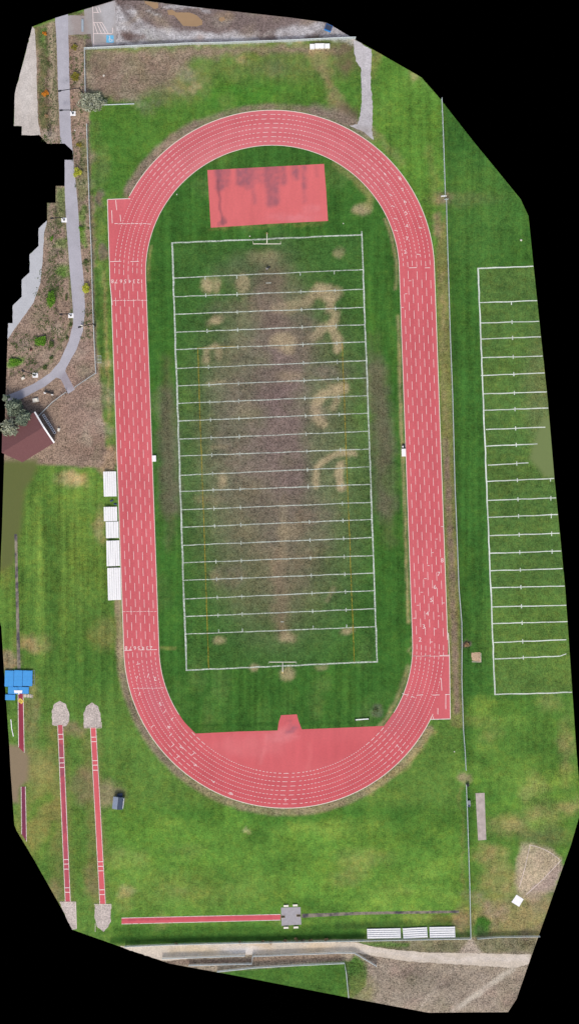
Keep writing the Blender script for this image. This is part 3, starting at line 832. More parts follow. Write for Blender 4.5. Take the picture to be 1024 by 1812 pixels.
# ring with two chute extensions, as quads between inner and outer edge
def track_ring():
    vs_, fs = [], []
    rows = 6
    st = []
    for i in range(400):
        u = i / 400
        st.append(u)
    for u in st:
        for k in range(rows + 1):
            r = RI + (RO - RI) * k / rows
            p, _ = tpt(u * (2 * LS + 2 * math.pi * r), r) if False else tpt_u(u, r)
            vs_.append((p.x, p.y))
    n = len(st)
    for i in range(n):
        for k in range(rows):
            a = i * (rows + 1) + k; b = ((i + 1) % n) * (rows + 1) + k
            fs.append((a, b, b + 1, a + 1))
    return vs_, fs
def tpt_u(u, r):
    # equal share of the lap for every radius: quarter each
    q = u * 4
    la = math.pi * r
    if q < 1: return tpt(q * LS * .99999, r)
    if q < 2: return tpt(LS + (q - 1) * la, r)
    if q < 3: return tpt(LS + la + (q - 2) * LS, r)
    return tpt(2 * LS + la + (q - 3) * la, r)
v2, fs = track_ring()
me = bpy.data.meshes.new('running_track')
me.from_pydata([tuple(W(x, y, .03)) for x, y in v2], [], fs)
XX = np.array([v[0] for v in v2]); YY = np.array([v[1] for v in v2])
col, g = TF.eval(XX, YY)
a_ = me.color_attributes.new('tint', 'FLOAT_COLOR', 'POINT')
a_.data.foreach_set('color', np.hstack([col, np.ones((len(XX), 1))]).astype(np.float32).ravel())
bm = bmesh.new(); bm.from_mesh(me)
for f in bm.faces:
    if f.normal.z < 0: f.normal_flip()
bm.to_mesh(me); bm.free()
me.materials.append(M['track'])
track = bpy.data.objects.new('running_track', me); C.objects.link(track); track['kind'] = 'structure'
track['label'] = 'red eight-lane running track around the football field'
track['category'] = 'running track'

fill_sheet('starting_chute', [(190, 353), (227, 351), (232, 353), (225, 380), (212, 420), (203, 450), (199.5, 480), (199, 500), (195, 500)], TF, M['track'], .022, 3, parent=track)
fill_sheet('starting_chute', [(794, 1158), (796, 1272), (761, 1273), (755, 1276), (770, 1250), (782, 1215), (789, 1180), (791, 1158)], TF, M['track'], .022, 3, parent=track)
DF = Field((212, 102, 106), 0, 0, 0)
DF.add(E(440, 1320, 60, 20), (222, 126, 128), .5, 20, patch=.3)
DF.add(E(500, 1300, 28, 14), (224, 136, 138), .6, 12, patch=.4, ps=6)
DF.add(E(519, 1291, 10, 4), (150, 96, 110), .7, 5, patch=.3, ps=4); DF.add(L([(504, 1277), (515, 1277)], 2), (160, 96, 100), .6, 2, warp=.2)
DF.add(L([(545, 1320), (548, 1360)], 6), (220, 120, 120), .5, 10); DF.add(L([(470, 1300), (462, 1350)], 5), (226, 138, 138), .4, 8, patch=.5)
DF.add(E(600, 1330, 60, 20), (206, 92, 98), .4, 30)
dz = [(346, 1298), (420, 1294.5), (491, 1292.5), (493, 1278), (497, 1265.5), (525, 1264), (528, 1276), (534, 1290.5), (600, 1288), (679, 1284.5)]
pa = []
for i in range(40):
    a = math.pi * (0.17 + (0.815 - 0.17) * i / 39)
    p = Vector(T2) + nr * math.cos(a) * (RI + 1) + ax * math.sin(a) * (RI + 1); pa.append((p.x, p.y))
fill_sheet('high_jump_area', dz + pa, DF, M['pad'], .022, 4, parent=track)

PF = Field((219, 112, 113), 0, 0, 0)
for x, y0, y1, w, s_ in [(389, 299, 330, 16, .75), (402, 298, 326, 8, .6), (425, 297, 322, 16, .75), (438, 297, 330, 12, .8), (447, 300, 358, 7, .45), (474, 296, 360, 14, .5), (487, 295, 358, 12, .6), (500, 294, 322, 12, .6), (522, 293, 312, 12, .75), (538, 293, 330, 8, .7), (537, 325, 356, 5, .4), (482, 330, 358, 18, .4), (560, 296, 310, 4, .3), (463, 296, 306, 40, .4)]:
    PF.add(L([(x, y0), (x + (y1 - y0) * .04, y1)], w), (140, 92, 104), s_, 10, patch=.45, ps=5, warp=.35)
PF.add(L([(386, 320), (390, 370), (394, 397)], 3), (128, 78, 88), .8, 4, warp=.2); PF.add(E(394, 392, 5, 6), (130, 84, 92), .6, 6)
PF.add(E(520, 385, 40, 8), (226, 138, 144), .5, 12, patch=.3); PF.add(E(550, 368, 14, 8), (228, 140, 144), .4, 8, patch=.4)
fill_sheet('throwing_pad', [(367, 301), (470, 295.5), (573, 290), (577, 340), (580, 391), (480, 396), (373, 403), (370, 350)], PF, M['pad'], .025, 2.6)
tag(bpy.data.objects['throwing_pad'], 'stained red rubber rectangle inside the top bend')

# lane lines, staggered dashes
def dashes(mb, r, width, lane, z=.045):
    la = math.pi * r
    def dash(s0, ln):
        n = max(1, int(ln / 5))
        for k in range(n):
            a, ta = tpt(s0 + ln * k / n, r); b, tb_ = tpt(s0 + ln * (k + 1) / n, r)
            na = Vector((-ta.y, ta.x)) * width / 2; nb = Vector((-tb_.y, tb_.x)) * width / 2
            mb.poly([W(*(a - na), z), W(*(b - nb), z), W(*(b + nb), z), W(*(a + na), z)])
    for base in (0, LS + la):                       # straights: long staggered dashes
        s = base + (lane * 0.47 % 1.0) * 28
        while s < base + LS - 12:
            dash(s, 14.5); s += 28
    for base in (LS, 2 * LS + la):                  # bends: short dots, longer round the apex
        s = base + (lane % 2) * 2.0
        while s < base + la - 3:
            p, t = tpt(s, r); ang = abs(math.degrees(math.atan2(t.y, t.x)))
            dd = min(abs(ang - k) for k in (0, 90, 180)); d45 = min(abs(ang - k) for k in (45, 135))
            if dd < 2.5: ln, gap = 9, 6
            elif dd < 7: ln, gap = 5, 4
            elif d45 < 6: ln, gap = 8, 4
            elif dd < 14: ln, gap = 3.4, 3
            else: ln, gap = 2.2, 2.4
            dash(s, ln); s += ln + gap
def solid(mb, r, width, z, s0=0, s1=None):
    la = math.pi * r
    total = 2 * LS + 2 * la
    if s1 is None: s1 = total
    n = int((s1 - s0) / 5)
    for k in range(n):
        a, ta = tpt(s0 + (s1 - s0) * k / n, r); b, tb_ = tpt(s0 + (s1 - s0) * (k + 1) / n, r)
        na = Vector((-ta.y, ta.x)) * width / 2; nb = Vector((-tb_.y, tb_.x)) * width / 2
        mb.poly([W(*(a - na), z), W(*(b - nb), z), W(*(b + nb), z), W(*(a + na), z)])
mb = MB(); mf = MB()
LW = (RO - RI) / 8
for i in range(1, 8):
    dashes(mb, RI + LW * i, .7, i)
    solid(mf, RI + LW * i, .35, .038)
mb.build('lane_lines', M['white_line'], track)
mf.build('worn_lane_lines', M['faint_line'], track)
# lane-one line across the jump area, then the kerbs
mb = MB()
solid(mb, RI + .5, 1.0, .046, 0, LS + math.pi * RI * .17)
solid(mb, RI + .5, 1.0, .046, LS + math.pi * RI * .815, None)
solid(mb, RO - .5, 1.2, .047, LS, LS + math.pi * RO * .85)
s_a = LS + math.pi * RO
solid(mb, RO - .5, 1.2, .047, s_a, 2 * LS + math.pi * RO * 1.83)
solid(mb, RO - .5, 1.2, .047, 30, LS)
mb.build('edge_lines', M['kerb'], track)
mb = MB(); dashes(mb, RI + 1, .8, 0)
mb2 = MB()
keep = [f for f in mb.f if mb.v[f[0]][1] < W(0, 1290)[1]]
for f in keep: mb2.poly([mb.v[i] for i in f])
mb2.build('jump_area_line', M['white_line'], track)
mb = MB()
for pl in ([(199, 540), (195, 500), (190.5, 353), (227, 351.5), (231, 352)], [(792.5, 1120), (794.5, 1160), (796, 1272), (761, 1273)]):
    for a, b in zip(pl[:-1], pl[1:]): stripe(mb, a, b, .17, .05)
for a, b in [((198, 372), (199, 395)), ((205, 354), (207, 372)), ((213, 380), (214, 392)), ((780, 1200), (781, 1222)), ((788, 1228), (788, 1255)), ((774, 1253), (774, 1264)), ((766, 1268), (766, 1272))]:
    stripe(mb, a, b, .14, .05)
# lines and staggered ticks across lanes
def cross(y, x0, x1, tilt=-0.035, w=.14, step=None):
    if step is None: stripe(mb, (x0, y), (x1, y + (x1 - x0) * tilt), w, .052)
    else:
        x = x0
        while x < x1:
            e = min(x + step, x1); stripe(mb, (x, y + (x - x0) * tilt + random.uniform(-.6, .6)), (e, y + (e - x0) * tilt + random.uniform(-.6, .6)), w, .052); x = e + 1.2
cross(396, 203, 268, 0, .14, 6); cross(532, 200, 262, -.01, .11, 5)
cross(463, 195, 215); cross(463, 231, 246); cross(1082, 217, 277, 0, .09, 5)
cross(1151, 219, 234); cross(1150, 248, 256); cross(1150, 260, 278); cross(1218, 236, 292, -.01, .09, 5)
cross(474, 723, 737); cross(474, 751, 760); cross(1161, 730, 736); cross(1161, 750, 762); cross(1160, 777, 794)
cross(1161, 730, 794, 0, .08); cross(1229, 717, 722, .2); cross(1230, 737, 748); cross(1230, 764, 777); cross(1229, 787, 795)
for x, y in [(783, 932), (773, 954), (766, 978), (759, 1001), (753, 1024), (747, 1048), (740, 1071), (734, 1094), (785, 1067), (777, 1090), (771, 1113), (764, 1136), (719, 520), (713, 544), (726, 497)]:
    stripe(mb, (x - 3.4, y), (x + .8, y - .2), .12, .052)
for x, y, a in [(672, 288, 45), (680, 307, 42), (686, 325, 40), (691, 345, 38), (695, 365, 30), (699, 387, 22), (700, 408, 12), (743, 383, 15), (743, 403, 12), (739, 450, 5),
                (292, 1259, 130), (270, 1285, 135), (305, 1272, 130), (302, 1300, 128), (306, 1319, 135), (315, 1339, 140), (342, 1334, 140), (703, 1320, 45), (710, 1330, 45),
                (262, 1196, 110), (247, 1228, 115), (243, 1199, 110), (714, 1228, 20), (730, 1233, 20), (505, 1415, 90), (245, 1175, 170)]:
    c, s_ = math.cos(R(a)), math.sin(R(a))
    stripe(mb, (x - 3.2 * c, y - 3.2 * s_), (x + 3.2 * c, y + 3.2 * s_), .13, .053)
mb.build('start_marks', M['white_line'], track)

dm = {}
for ch in '12345678':
    me = digit(ch, 1.55); me.materials.append(M['white_line']); me.name = 'lane_number'; dm[ch] = me
def put_digit(ch, x, y, deg, k=1.0):
    o = bpy.data.objects.new('lane_number', dm[ch]); C.objects.link(o)
    o.parent = track; p = W(x, y, .056); o.location = p; o.rotation_euler = (0, 0, R(deg)); o.scale = (k, k, 1)
for ch, x in zip('87654321', (199.5, 206.5, 214.5, 222, 230, 237.5, 245, 251)): put_digit(ch, x, 497.5, 180, .9)
for ch, x in zip('8765432', (223.5, 231.5, 239, 246, 253.5, 261, 268)): put_digit(ch, x, 1146.5, 180, .9)
for ch, x, y in zip('8765432', (781.5, 775.3, 769, 762.5, 755.5, 749, 742.5), (992, 1016, 1039, 1062, 1086, 1109, 1132)):
    put_digit(ch, x, y, 0)
for ch, x, y, a in zip('8765432', (707, 712, 716, 718, 719.5, 719, 716), (316, 336, 357, 377, 400, 422, 446), (32, 28, 24, 20, 15, 11, 6)): put_digit(ch, x, y, a, .85)
for ch, x, y, a in zip('2345678', (275, 284, 299, 321, 346, 376, 408), (1201, 1245, 1286, 1322, 1354, 1382, 1404), (192, 204, 215, 225, 234, 244, 252)): put_digit(ch, x, y, a, .9)

# ------------------------------------------------------------------ football fields
def wobble_line(mb, a, b, w, z, amp=.5):
    n = max(2, int(math.hypot(b[0] - a[0], b[1] - a[1]) / 14))
    px = [(a[0] + (b[0] - a[0]) * i / n, a[1] + (b[1] - a[1]) * i / n) for i in range(n + 1)]
    L0 = math.hypot(b[0] - a[0], b[1] - a[1]); nx, ny = -(b[1] - a[1]) / L0, (b[0] - a[0]) / L0
    px = [(x + nx * o_, y + ny * o_) for (x, y), o_ in zip(px, [random.uniform(-amp, amp) if 0 < i < n else 0 for i in range(n + 1)])]
    prev = None
    for i, (x, y) in enumerate(px):
        ww = w * random.uniform(.85, 1.15) / S / 2
        q = ((x + nx * ww, y + ny * ww), (x - nx * ww, y - ny * ww))
        if prev: mb.poly([W(*prev[0], z), W(*q[0], z), W(*q[1], z), W(*prev[1], z)])
        prev = q
mb = MB()
wobble_line(mb, (303, 430), (641, 415.5), .36, .012); wobble_line(mb, (304.5, 429), (330, 1187), .40, .016)
wobble_line(mb, (639.5, 409), (667, 1172), .36, .016); wobble_line(mb, (329, 1186), (668, 1171), .34, .012)
LY = [492, 525, 556, 588, 618.5, 652, 683, 714, 745, 777, 807, 841, 869.5, 902, 933, 965, 996, 1027, 1060, 1091, 1122]
RY = [477, 512, 544, 574.5, 605, 638, 668.5, 700, 731, 763, 794.5, 826, 857, 889, 919, 951, 983, 1014, 1045, 1077, 1109]
cols = [((363, 490), (387, 1122)), ((419, 489), (429, 1120)), ((531, 482), (554, 1113)), ((591, 480), (613, 1110))]
for i, (a, b) in enumerate(zip(LY, RY)):
    xa = 304.5 + 25.5 * (a - 429) / 757; xb = 640 + 27.5 * (b - 412) / 759
    wobble_line(mb, (xa + 1, a), (xb, b), .22, .020, .4)
    for c0, c1 in cols:
        x = c0[0] + (c1[0] - c0[0]) * i / 20
        y = a + (b - a) * (x - xa) / (xb - xa)
        up, dn = (0, 6) if i == 0 else (6, 0) if i == 20 else (3.5, 3.5)
        if random.random() > .1: stripe(mb, (x - .2, y - up), (x + .1, y + dn), .22, .024)
stripe(mb, (470, 501), (480, 500.5), .18, .020); stripe(mb, (496, 1100.5), (502, 1100.3), .18, .020)
fm = mb.build('football_field_lines', M['turf_line']); fm['kind'] = 'structure'; fm['label'] = 'white yard lines of the worn football field inside the oval'
mb = MB()
wobble_line(mb, (350, 616), (369.5, 1184), .17, .028, .4); wobble_line(mb, (605, 607), (626.5, 1172), .17, .028, .4)
wobble_line(mb, (350, 616), (420, 612.5), .12, .028, .3)
ym = mb.build('soccer_field_lines', M['yellow_line']); ym['kind'] = 'structure'
mb = MB()
wobble_line(mb, (845, 474), (875, 1229), .34, .016, .5); wobble_line(mb, (845, 475), (942.6, 471), .30, .012)
wobble_line(mb, (874, 1229), (1011, 1225), .28, .012)
RL = [(535.5, 848.5, 532, 949.5), (571.5, 850, 568.5, 953), (600, 851, 596, 956), (633, 850.5, 630, 959), (664.5, 850, 660, 962.5), (697, 854, 693.5, 966.5), (726, 856, 722, 969),
      (760, 859, 756, 964), (789.5, 859, 785.5, 950), (823, 862, 819, 934), (852, 861, 846.5, 979.5), (885.5, 862, 881, 983), (915.5, 862, 910.5, 986), (948, 864, 943.5, 989), (979, 865, 975, 992),
      (1010, 867, 1006, 994.5), (1040, 868, 1037, 998), (1074, 870, 1071, 1001), (1103.5, 871, 1100, 1003), (1137, 873, 1132, 1001), (1166, 874, 1161, 990)]
for i, (a, xa, b, xb) in enumerate(RL):
    wobble_line(mb, (xa, a), (xb, b), .24, .020, .35)
    x = 904 + 21 * i / 20; y = a + (b - a) * (x - xa) / (xb - xa)
    up, dn = (0, 6) if i == 0 else (3.5, 3.5)
    stripe(mb, (x - .2, y - up), (x + .1, y + dn), .24, .024)
    if 10 <= i <= 14: stripe(mb, (973 + (i - 10) * .7, 850 + (i - 10) * 31.5 - 4), (973 + (i - 10) * .7, 850 + (i - 10) * 31.5 + 4 - (2 if i == 10 else 0)), .2, .024)
wobble_line(mb, (990, 1161), (1001, 1157), .2, .020)
rm = mb.build('practice_field_lines', M['turf_line_fresh']); rm['kind'] = 'structure'; rm['label'] = 'white yard lines of the cut-off practice field on the right'

# ------------------------------------------------------------------ runways
def runway(name, tl, tr, bl, br, col, label, layers=(), marks=(), edge=(True, True), cat='runway', edge_breaks=0.0):
    f = Field(col, 0, 0, 0)
    for a in layers: f.add(a[0], a[1], a[2], **(a[3] if len(a) > 3 else {}))
    root = empty(name, W((tl[0] + br[0]) / 2, (tl[1] + br[1]) / 2), 0, label, cat)
    o = fill_sheet('rubber_surface', [tl, tr, br, bl], f, M['pad'], .03, 2.5, parent=root)
    o.matrix_parent_inverse = Matrix.Translation(-root.location)
    def part(nm, p, q, w, z, mt):
        mb = MB(); stripe(mb, p, q, w, z)
        o_ = mb.build(nm, mt, root); o_.matrix_parent_inverse = Matrix.Translation(-root.location)
    for e, (a, b) in zip(edge, ((tl, bl), (tr, br))):
        if e: part('edge_line', a, b, .16, .045, M['edge_worn'])
    for t in marks:
        u = (t - tl[1]) / (bl[1] - tl[1])
        part('cross_line', (tl[0] + (bl[0] - tl[0]) * u, t), (tr[0] + (br[0] - tr[0]) * u, t - .2), .17, .05, M['white_line'])
    return root
ST = (150, 72, 90)
runway('jump_runway', (102.5, 1283), (111.5, 1283), (116, 1596), (125, 1596), (196, 92, 102), 'dark-stained red jump runway, the left one of the long pair',
       [(L([(108, 1320), (110, 1370)], 8), (146, 82, 98), .8, dict(soft=5, patch=.5, ps=7, warp=.3)), (L([(112, 1370), (116, 1470)], 5), ST, .7, dict(soft=5, patch=.5, ps=8, warp=.3)), (L([(117, 1490), (120, 1570)], 6), (156, 80, 98), .6, dict(soft=5, patch=.6, ps=6, warp=.3))],
       [1299.5, 1308, 1341, 1350, 1358, 1521, 1529, 1538, 1571, 1579], edge_breaks=.2)
runway('jump_runway', (160.5, 1287), (170, 1287), (177, 1600), (187, 1600), (216, 100, 106), 'clean bright red jump runway, the right one of the long pair',
       [(L([(170, 1440), (176, 1520)], 7), (222, 116, 120), .5, dict(soft=5, patch=.4))], [1304.5, 1312.5, 1346, 1354, 1363, 1525, 1533, 1541, 1574.5, 1583], edge_breaks=.12)
runway('vault_runway', (32.5, 1225), (41.5, 1225), (33.5, 1322), (43.5, 1332), (158, 62, 78), 'dark red vault runway starting under the blue landing mats',
       [(L([(36, 1230), (39, 1320)], 3), (130, 50, 70), .6, dict(soft=4, patch=.5, ps=8, warp=.2))], edge_breaks=.2)
runway('vault_runway', (38, 1392), (45.5, 1392), (39, 1476), (47.5, 1489), (132, 62, 84), 'purple-stained lower stretch of vault runway by the left rim', [(E(43, 1440, 4, 30), (110, 54, 80), .6, dict(soft=5, patch=.4))], edge_breaks=.3)
runway('jump_runway', (496, 1618), (496, 1628), (215.5, 1624.5), (215.5, 1635), (212, 98, 106), 'red jump runway lying across the bottom lawn beside the concrete pad',
       [(L([(216, 1628), (300, 1626)], 4), (160, 66, 84), .7, dict(soft=4, patch=.5, ps=7, warp=.2)), (L([(300, 1626), (480, 1622)], 5), (190, 76, 92), .5, dict(soft=4, patch=.5, ps=9, warp=.2))], edge_breaks=.25)
def strip(outline, label):
    f = Field((84, 80, 86), 0, 0, 0)
    f.add(lambda X, Y: X * 0 - 50, (150, 142, 124), .9, 5, patch=1.0, ps=9)
    o = fill_sheet('rubber_strip', outline, f, M['gravel'], .018, 1.6, jitter=.3, kind=None)
    return tag(o, label, 'worn strip')
strip([(26, 945), (31, 945), (33, 1040), (37, 1184), (31, 1184), (28, 1040)], 'narrow worn black strip running down to the blue landing mats')
strip([(534, 1617), (640, 1613.5), (811, 1611), (812, 1615.5), (640, 1618.5), (534, 1624)], 'narrow worn black strip right of the concrete take-off pad')
# take-off pad
def slab(name, corners, mat, h, label, cat, z0=0.0, group=None):
    mb = MB(); mb.prism([tuple(W(*c)[:2]) for c in reversed(corners)], z0, h)
    o = mb.build(name, mat, None, bevel=.01); return tag(o, label, cat, group)
M['conc'] = plain("poured_concrete", (172, 168, 172), .9, .12, 1.2)
M['conc_warm'] = plain("mottled_concrete", (186, 174, 168), .9, .2, .8)
slab('concrete_pad', [(497, 1606), (531.5, 1605), (532, 1620), (533, 1636), (498, 1638)], M['conc'], .05, 'grey concrete pad between the red runway and the black strip', 'concrete pad')
slab('long_slab', [(840.5, 1403.5), (856.5, 1403), (859.5, 1486), (845, 1487)], M['conc_warm'], .06, 'long pinkish concrete slab on the grass right of the fence', 'slab')
slab('throwing_circle_slab', [(913, 1583), (925.5, 1591), (917.5, 1604.5), (904, 1596)], M['white_metal'], .08, 'small tilted white slab at the point of the throwing sector', 'slab')
for c, w in (((506, 1602.5), 'upper left of the concrete pad'), ((522, 1601.5), 'upper right of the concrete pad'), ((506, 1641), 'lower left of the concrete pad'), ((523.5, 1640.5), 'lower right of the concrete pad')):
    r = empty('low_bench', W(*c), R(2), 'small pale bench at the ' + w, 'bench', 'four small benches round the concrete pad')
    MB().box(-.62, .62, -.24, .24, .38, .45).build('seat', M['cream'], r, bevel=.015)
    for sx in (-1, 1): MB().box(sx * .45 - .05, sx * .45 + .05, -.2, .2, 0, .38).build('leg', M['grey_metal'], r)
for c, lab in (((500.5, 1622), 'dark open vault box at the left edge of the concrete pad'), ((528, 1620), 'dark open vault box at the right edge of the concrete pad')):
    r = empty('vault_box', W(*c, .05), 0, lab, 'vault box')
    MB().box(-.5, .5, -.28, .28, .001, .03).build('box_floor', M['dark_rubber'], r)
    mb = MB(); mb.box(-.52, .52, .28, .33, 0, .09).box(-.52, .52, -.33, -.28, 0, .09).box(-.57, -.52, -.33, .33, 0, .09); mb.build('rim', M['timber'], r)

# throwing sector
mb = MB()
for pl in ([(937, 1494), (928, 1535), (918, 1570)], [(992, 1522), (960, 1556), (930, 1583)], arc(920, 1595, 101, 81, 46, 10)):
    for a, b in zip(pl[:-1], pl[1:]): stripe(mb, a, b, .12, .014)
o = mb.build('sector_lines', M['edge_worn']); o['kind'] = 'structure'

# ------------------------------------------------------------------ fences
def fence(pts, label, h=1.5, post_gap=3.0, mat=None, rail=.045, sag=False, group='wire fences round the grounds', pmat=None, top=True):
    P3 = [W(*p) for p in pts]
    h *= 1.45; rail *= 1.1
    root = empty('wire_fence', P3[0], 0, label, 'fence', group)
    loc = [p - P3[0] for p in P3]
    mb = MB(); mr = MB()
    for a, b in zip(loc[:-1], loc[1:]):
        mb.poly([a + Vector((0, 0, .05)), b + Vector((0, 0, .05)), b + Vector((0, 0, h)), a + Vector((0, 0, h))])
    mb.build('wire_mesh', mat or M['mesh'], root)
    mr.tube([p + Vector((0, 0, h)) for p in loc], rail, 6)
    mr.build('top_rail', pmat or M['galv'], root)
    pm = MB().tube([(0, 0, 0), (0, 0, h + .05)], rail * 1.15, 6).build('post', pmat or M['galv'], root)
    total = sum((b - a).length for a, b in zip(loc[:-1], loc[1:]))
    n = min(98, max(1, int(total / post_gap))); first = True
    for i in range(n + 1):
        s = total * i / n
        for a, b in zip(loc[:-1], loc[1:]):
            l = (b - a).length
            if s <= l + 1e-4: p = a + (b - a) * (s / l); break
            s -= l
        if first: pm.location = p; first = False
        else:
            c = pm.copy(); C.objects.link(c); c.parent = root; c.location = p
    return root
fence([(151, 88), (256, 83), (330, 79.5), (400, 78), (512, 74), (600, 70), (628, 69)], 'long pale wire fence between the top lawn and the muddy building site', 1.4, rail=.07)
fence([(151, 88), (151.5, 120), (152.5, 164)], 'short west fence beside the bare brown corner at top left', 1.3, rail=.06)
fence([(155, 222), (156.5, 280), (158.5, 330), (160, 380), (163, 440), (165.5, 540), (168, 600), (171, 661)], 'west fence between the curved path and the back straight', 1.3, rail=.06)
fence([(171, 661), (150, 675), (134, 686)], 'slanting grey fence from the path spur up to the west fence corner', 1.3, rail=.05, mat=M['mesh_thin'])
fence([(118, 695), (95, 712), (69, 738)], 'slanting grey fence from the path spur down to the red roof', 1.3, rail=.05, mat=M['mesh_thin'])
fence([(780, 177), (782.5, 240), (784.5, 300), (786, 346)], 'top stretch of the long east fence, above the white sign', 1.7, rail=.06)
fence([(788, 354), (789, 400), (792, 500), (795, 600), (799, 700), (803, 860), (806, 930), (810, 1040), (815, 1100), (815.5, 1140), (815, 1200), (818, 1290), (821, 1330), (822.5, 1361)], 'long middle stretch of the east fence beside the home straight', 1.6, rail=.055)
fence([(823, 1387), (825, 1440), (827, 1500), (829, 1560), (831, 1657)], 'bottom stretch of the east fence beside the long concrete slab', 1.6, rail=.06)
fence([(222, 1673), (300, 1669.5), (420, 1666.5), (560, 1664), (700, 1661), (831, 1658.5)], 'long bottom fence between the lawn and the dirt road', 1.3, rail=.06)
fence([(843, 1659), (880, 1656), (953, 1655)], 'fence from the east corner gate out to the right rim', 1.2, rail=.05)
fence([(447, 1690), (520, 1687), (600, 1684), (626, 1684), (640, 1692), (665, 1707)], 'bent fence along the lower side of the dirt road', 1.2, rail=.06)
fence([(288, 1694), (350, 1692), (433, 1689)], 'upper short fence at the bottom left below the dirt road', 1.2, rail=.06)
fence([(335, 1706), (446, 1703), (447, 1690)], 'lower short hooked fence at the bottom left below the dirt road', 1.2, rail=.06)
fence([(385, 1717), (450, 1710), (520, 1706), (609, 1702), (612, 1720), (616, 1762)], 'fence turning a corner round the small bottom lawn', 1.2, rail=.07)
tag(board([(182, 186), (238, 184)], .16, 'white_rail', M['galv'], .35), 'single pale rail lying on the grass right of the grey bush', 'rail')

# ------------------------------------------------------------------ bleachers
def bleacher(cx, cy, length_px, depth_px, face_deg, rows, label, jig=0.0):
    """rows rise away from the local -Y front"""
    r = empty('bleacher', W(cx, cy), R(face_deg), label, 'bleacher', 'white bleachers')
    Lm, Dm = length_px * S, depth_px * S
    pitch = Dm / rows
    for k in range(rows):
        z = .42 + k * .2
        y = -Dm / 2 + pitch * (k + .5)
        w = pitch * .9
        t = random.uniform(-jig, jig)
        Mx = Matrix.Rotation(t, 4, 'Z')
        mb = MB(); mb.box(-Lm / 2, Lm / 2, y - w / 2, y + w / 2, z, z + .05, Mx)
        mb.build('seat_plank', M['white_metal'], r)
        MB().box(-Lm / 2, Lm / 2, y - pitch * .5, y - pitch * .2, z - .26, z - .23, Mx).build('foot_plank', M['white_metal'], r)
    n = max(2, int(Lm / 1.8)) + 1
    for i in range(n):
        x = -Lm / 2 + .15 + (Lm - .3) * i / (n - 1)
        mb = MB()
        mb.tube([(x, -Dm / 2, 0), (x, Dm / 2, .38 + (rows - 1) * .2)], .04, 5)
        mb.tube([(x, Dm / 2 - .1, 0), (x, Dm / 2 - .1, .38 + (rows - 1) * .2)], .04, 5)
        mb.tube([(x, -Dm / 2 + .1, .05), (x, Dm / 2 - .1, .05)], .04, 5)
        mb.build('support_frame', M['grey_metal'], r)
    return r
# beside the back straight: front faces east (+X); local -Y -> +X means rotate +90
bleacher(195.5, 856.5, 44, 22, 91.5, 6, 'white bleacher beside the back straight, topmost, above the blue bags', .006)
bleacher(196.5, 909.5, 25, 23, 91, 6, 'short white bleacher just below the blue bags', .008)
bleacher(199.5, 937.5, 29, 22, 91, 5, 'white bleacher beside the back straight touching the short one above it', .006)
bleacher(201, 979, 45, 22.5, 91.5, 6, 'white bleacher beside the back straight, second from the bottom of the row', .008)
bleacher(203, 1033, 57, 22.5, 91.5, 6, 'longest white bleacher beside the back straight, lowest of the row', .006)
bleacher(678.5, 1650.5, 59, 16, 0 + 180 + 1, 5, 'long white bleacher at the bottom fence, left one of three', .004)
bleacher(733.5, 1649.5, 43, 17, 180 + 3, 5, 'slightly skewed white bleacher at the bottom fence, middle one of three', .01)
bleacher(781.5, 1648.5, 45, 18, 180 + 1, 5, 'white bleacher at the bottom fence, right one of three', .006)
# white lockers by the top fence
def locker(cx, cy, w, dpt, h, label):
    r = empty('storage_box', W(cx, cy), R(1), label, 'storage box', 'white storage boxes by the top fence')
    MB().box(-w / 2, w / 2, -dpt / 2, dpt / 2, 0, h, None, .0).build('box_body', M['cream'], r, bevel=.02)
    ld = MB().box(-w / 2 - .04, w / 2 + .04, -dpt / 2 - .04, dpt / 2 + .04, h + .002, h + .08).build('lid', M['white_metal'], r, bevel=.02)
    MB().box(-.12, .12, -dpt / 2 - .12, -dpt / 2 - .043, h + .01, h + .05).build('handle', M['dark'], ld)
locker(552, 84, 1.1, 1.2, 1.0, 'narrow white storage box, left of three by the top fence')
locker(565, 83, 2.3, 1.2, 1.0, 'wide white storage box, middle of three by the top fence')
locker(578.5, 83, 1.2, 1.1, 1.0, 'narrow white storage box, right of three by the top fence')

# ------------------------------------------------------------------ goal posts
def goal(base, bar_y_off, label):
    r = empty('goal_post', W(*base), 0, label, 'goal post', 'football goal posts')
    s = 1 if bar_y_off > 0 else -1
    d = abs(bar_y_off)
    hb = 3.05
    mb = MB(); mb.tube([(0, 0, 0), (0, 0, 1.9), (0, s * .25, 2.5), (0, s * .8, 2.85), (0, s * d, 2.98)], .10, 8); mb.build('gooseneck', M['cream'], r, smooth=True)
    MB().tube([(0, 0, 0), (0, 0, 1.6)], .2, 10).build('pad', M['yellow'], r)
    MB().tube([(-3.55, s * d, hb), (3.55, s * d, hb)], .09, 8).build('crossbar', M['cream'], r)
    for sx in (-1, 1): MB().tube([(sx * 3.5, s * d, hb + .08), (sx * 3.5, s * d, hb + 3.6)], .055, 6).build('upright', M['cream'], r)
    return r
goal((472.5, 414), -3.0, 'cream goal post at the top end below the red pad')
goal((500, 1189), 2.8, 'cream goal post at the bottom end above the jump area')

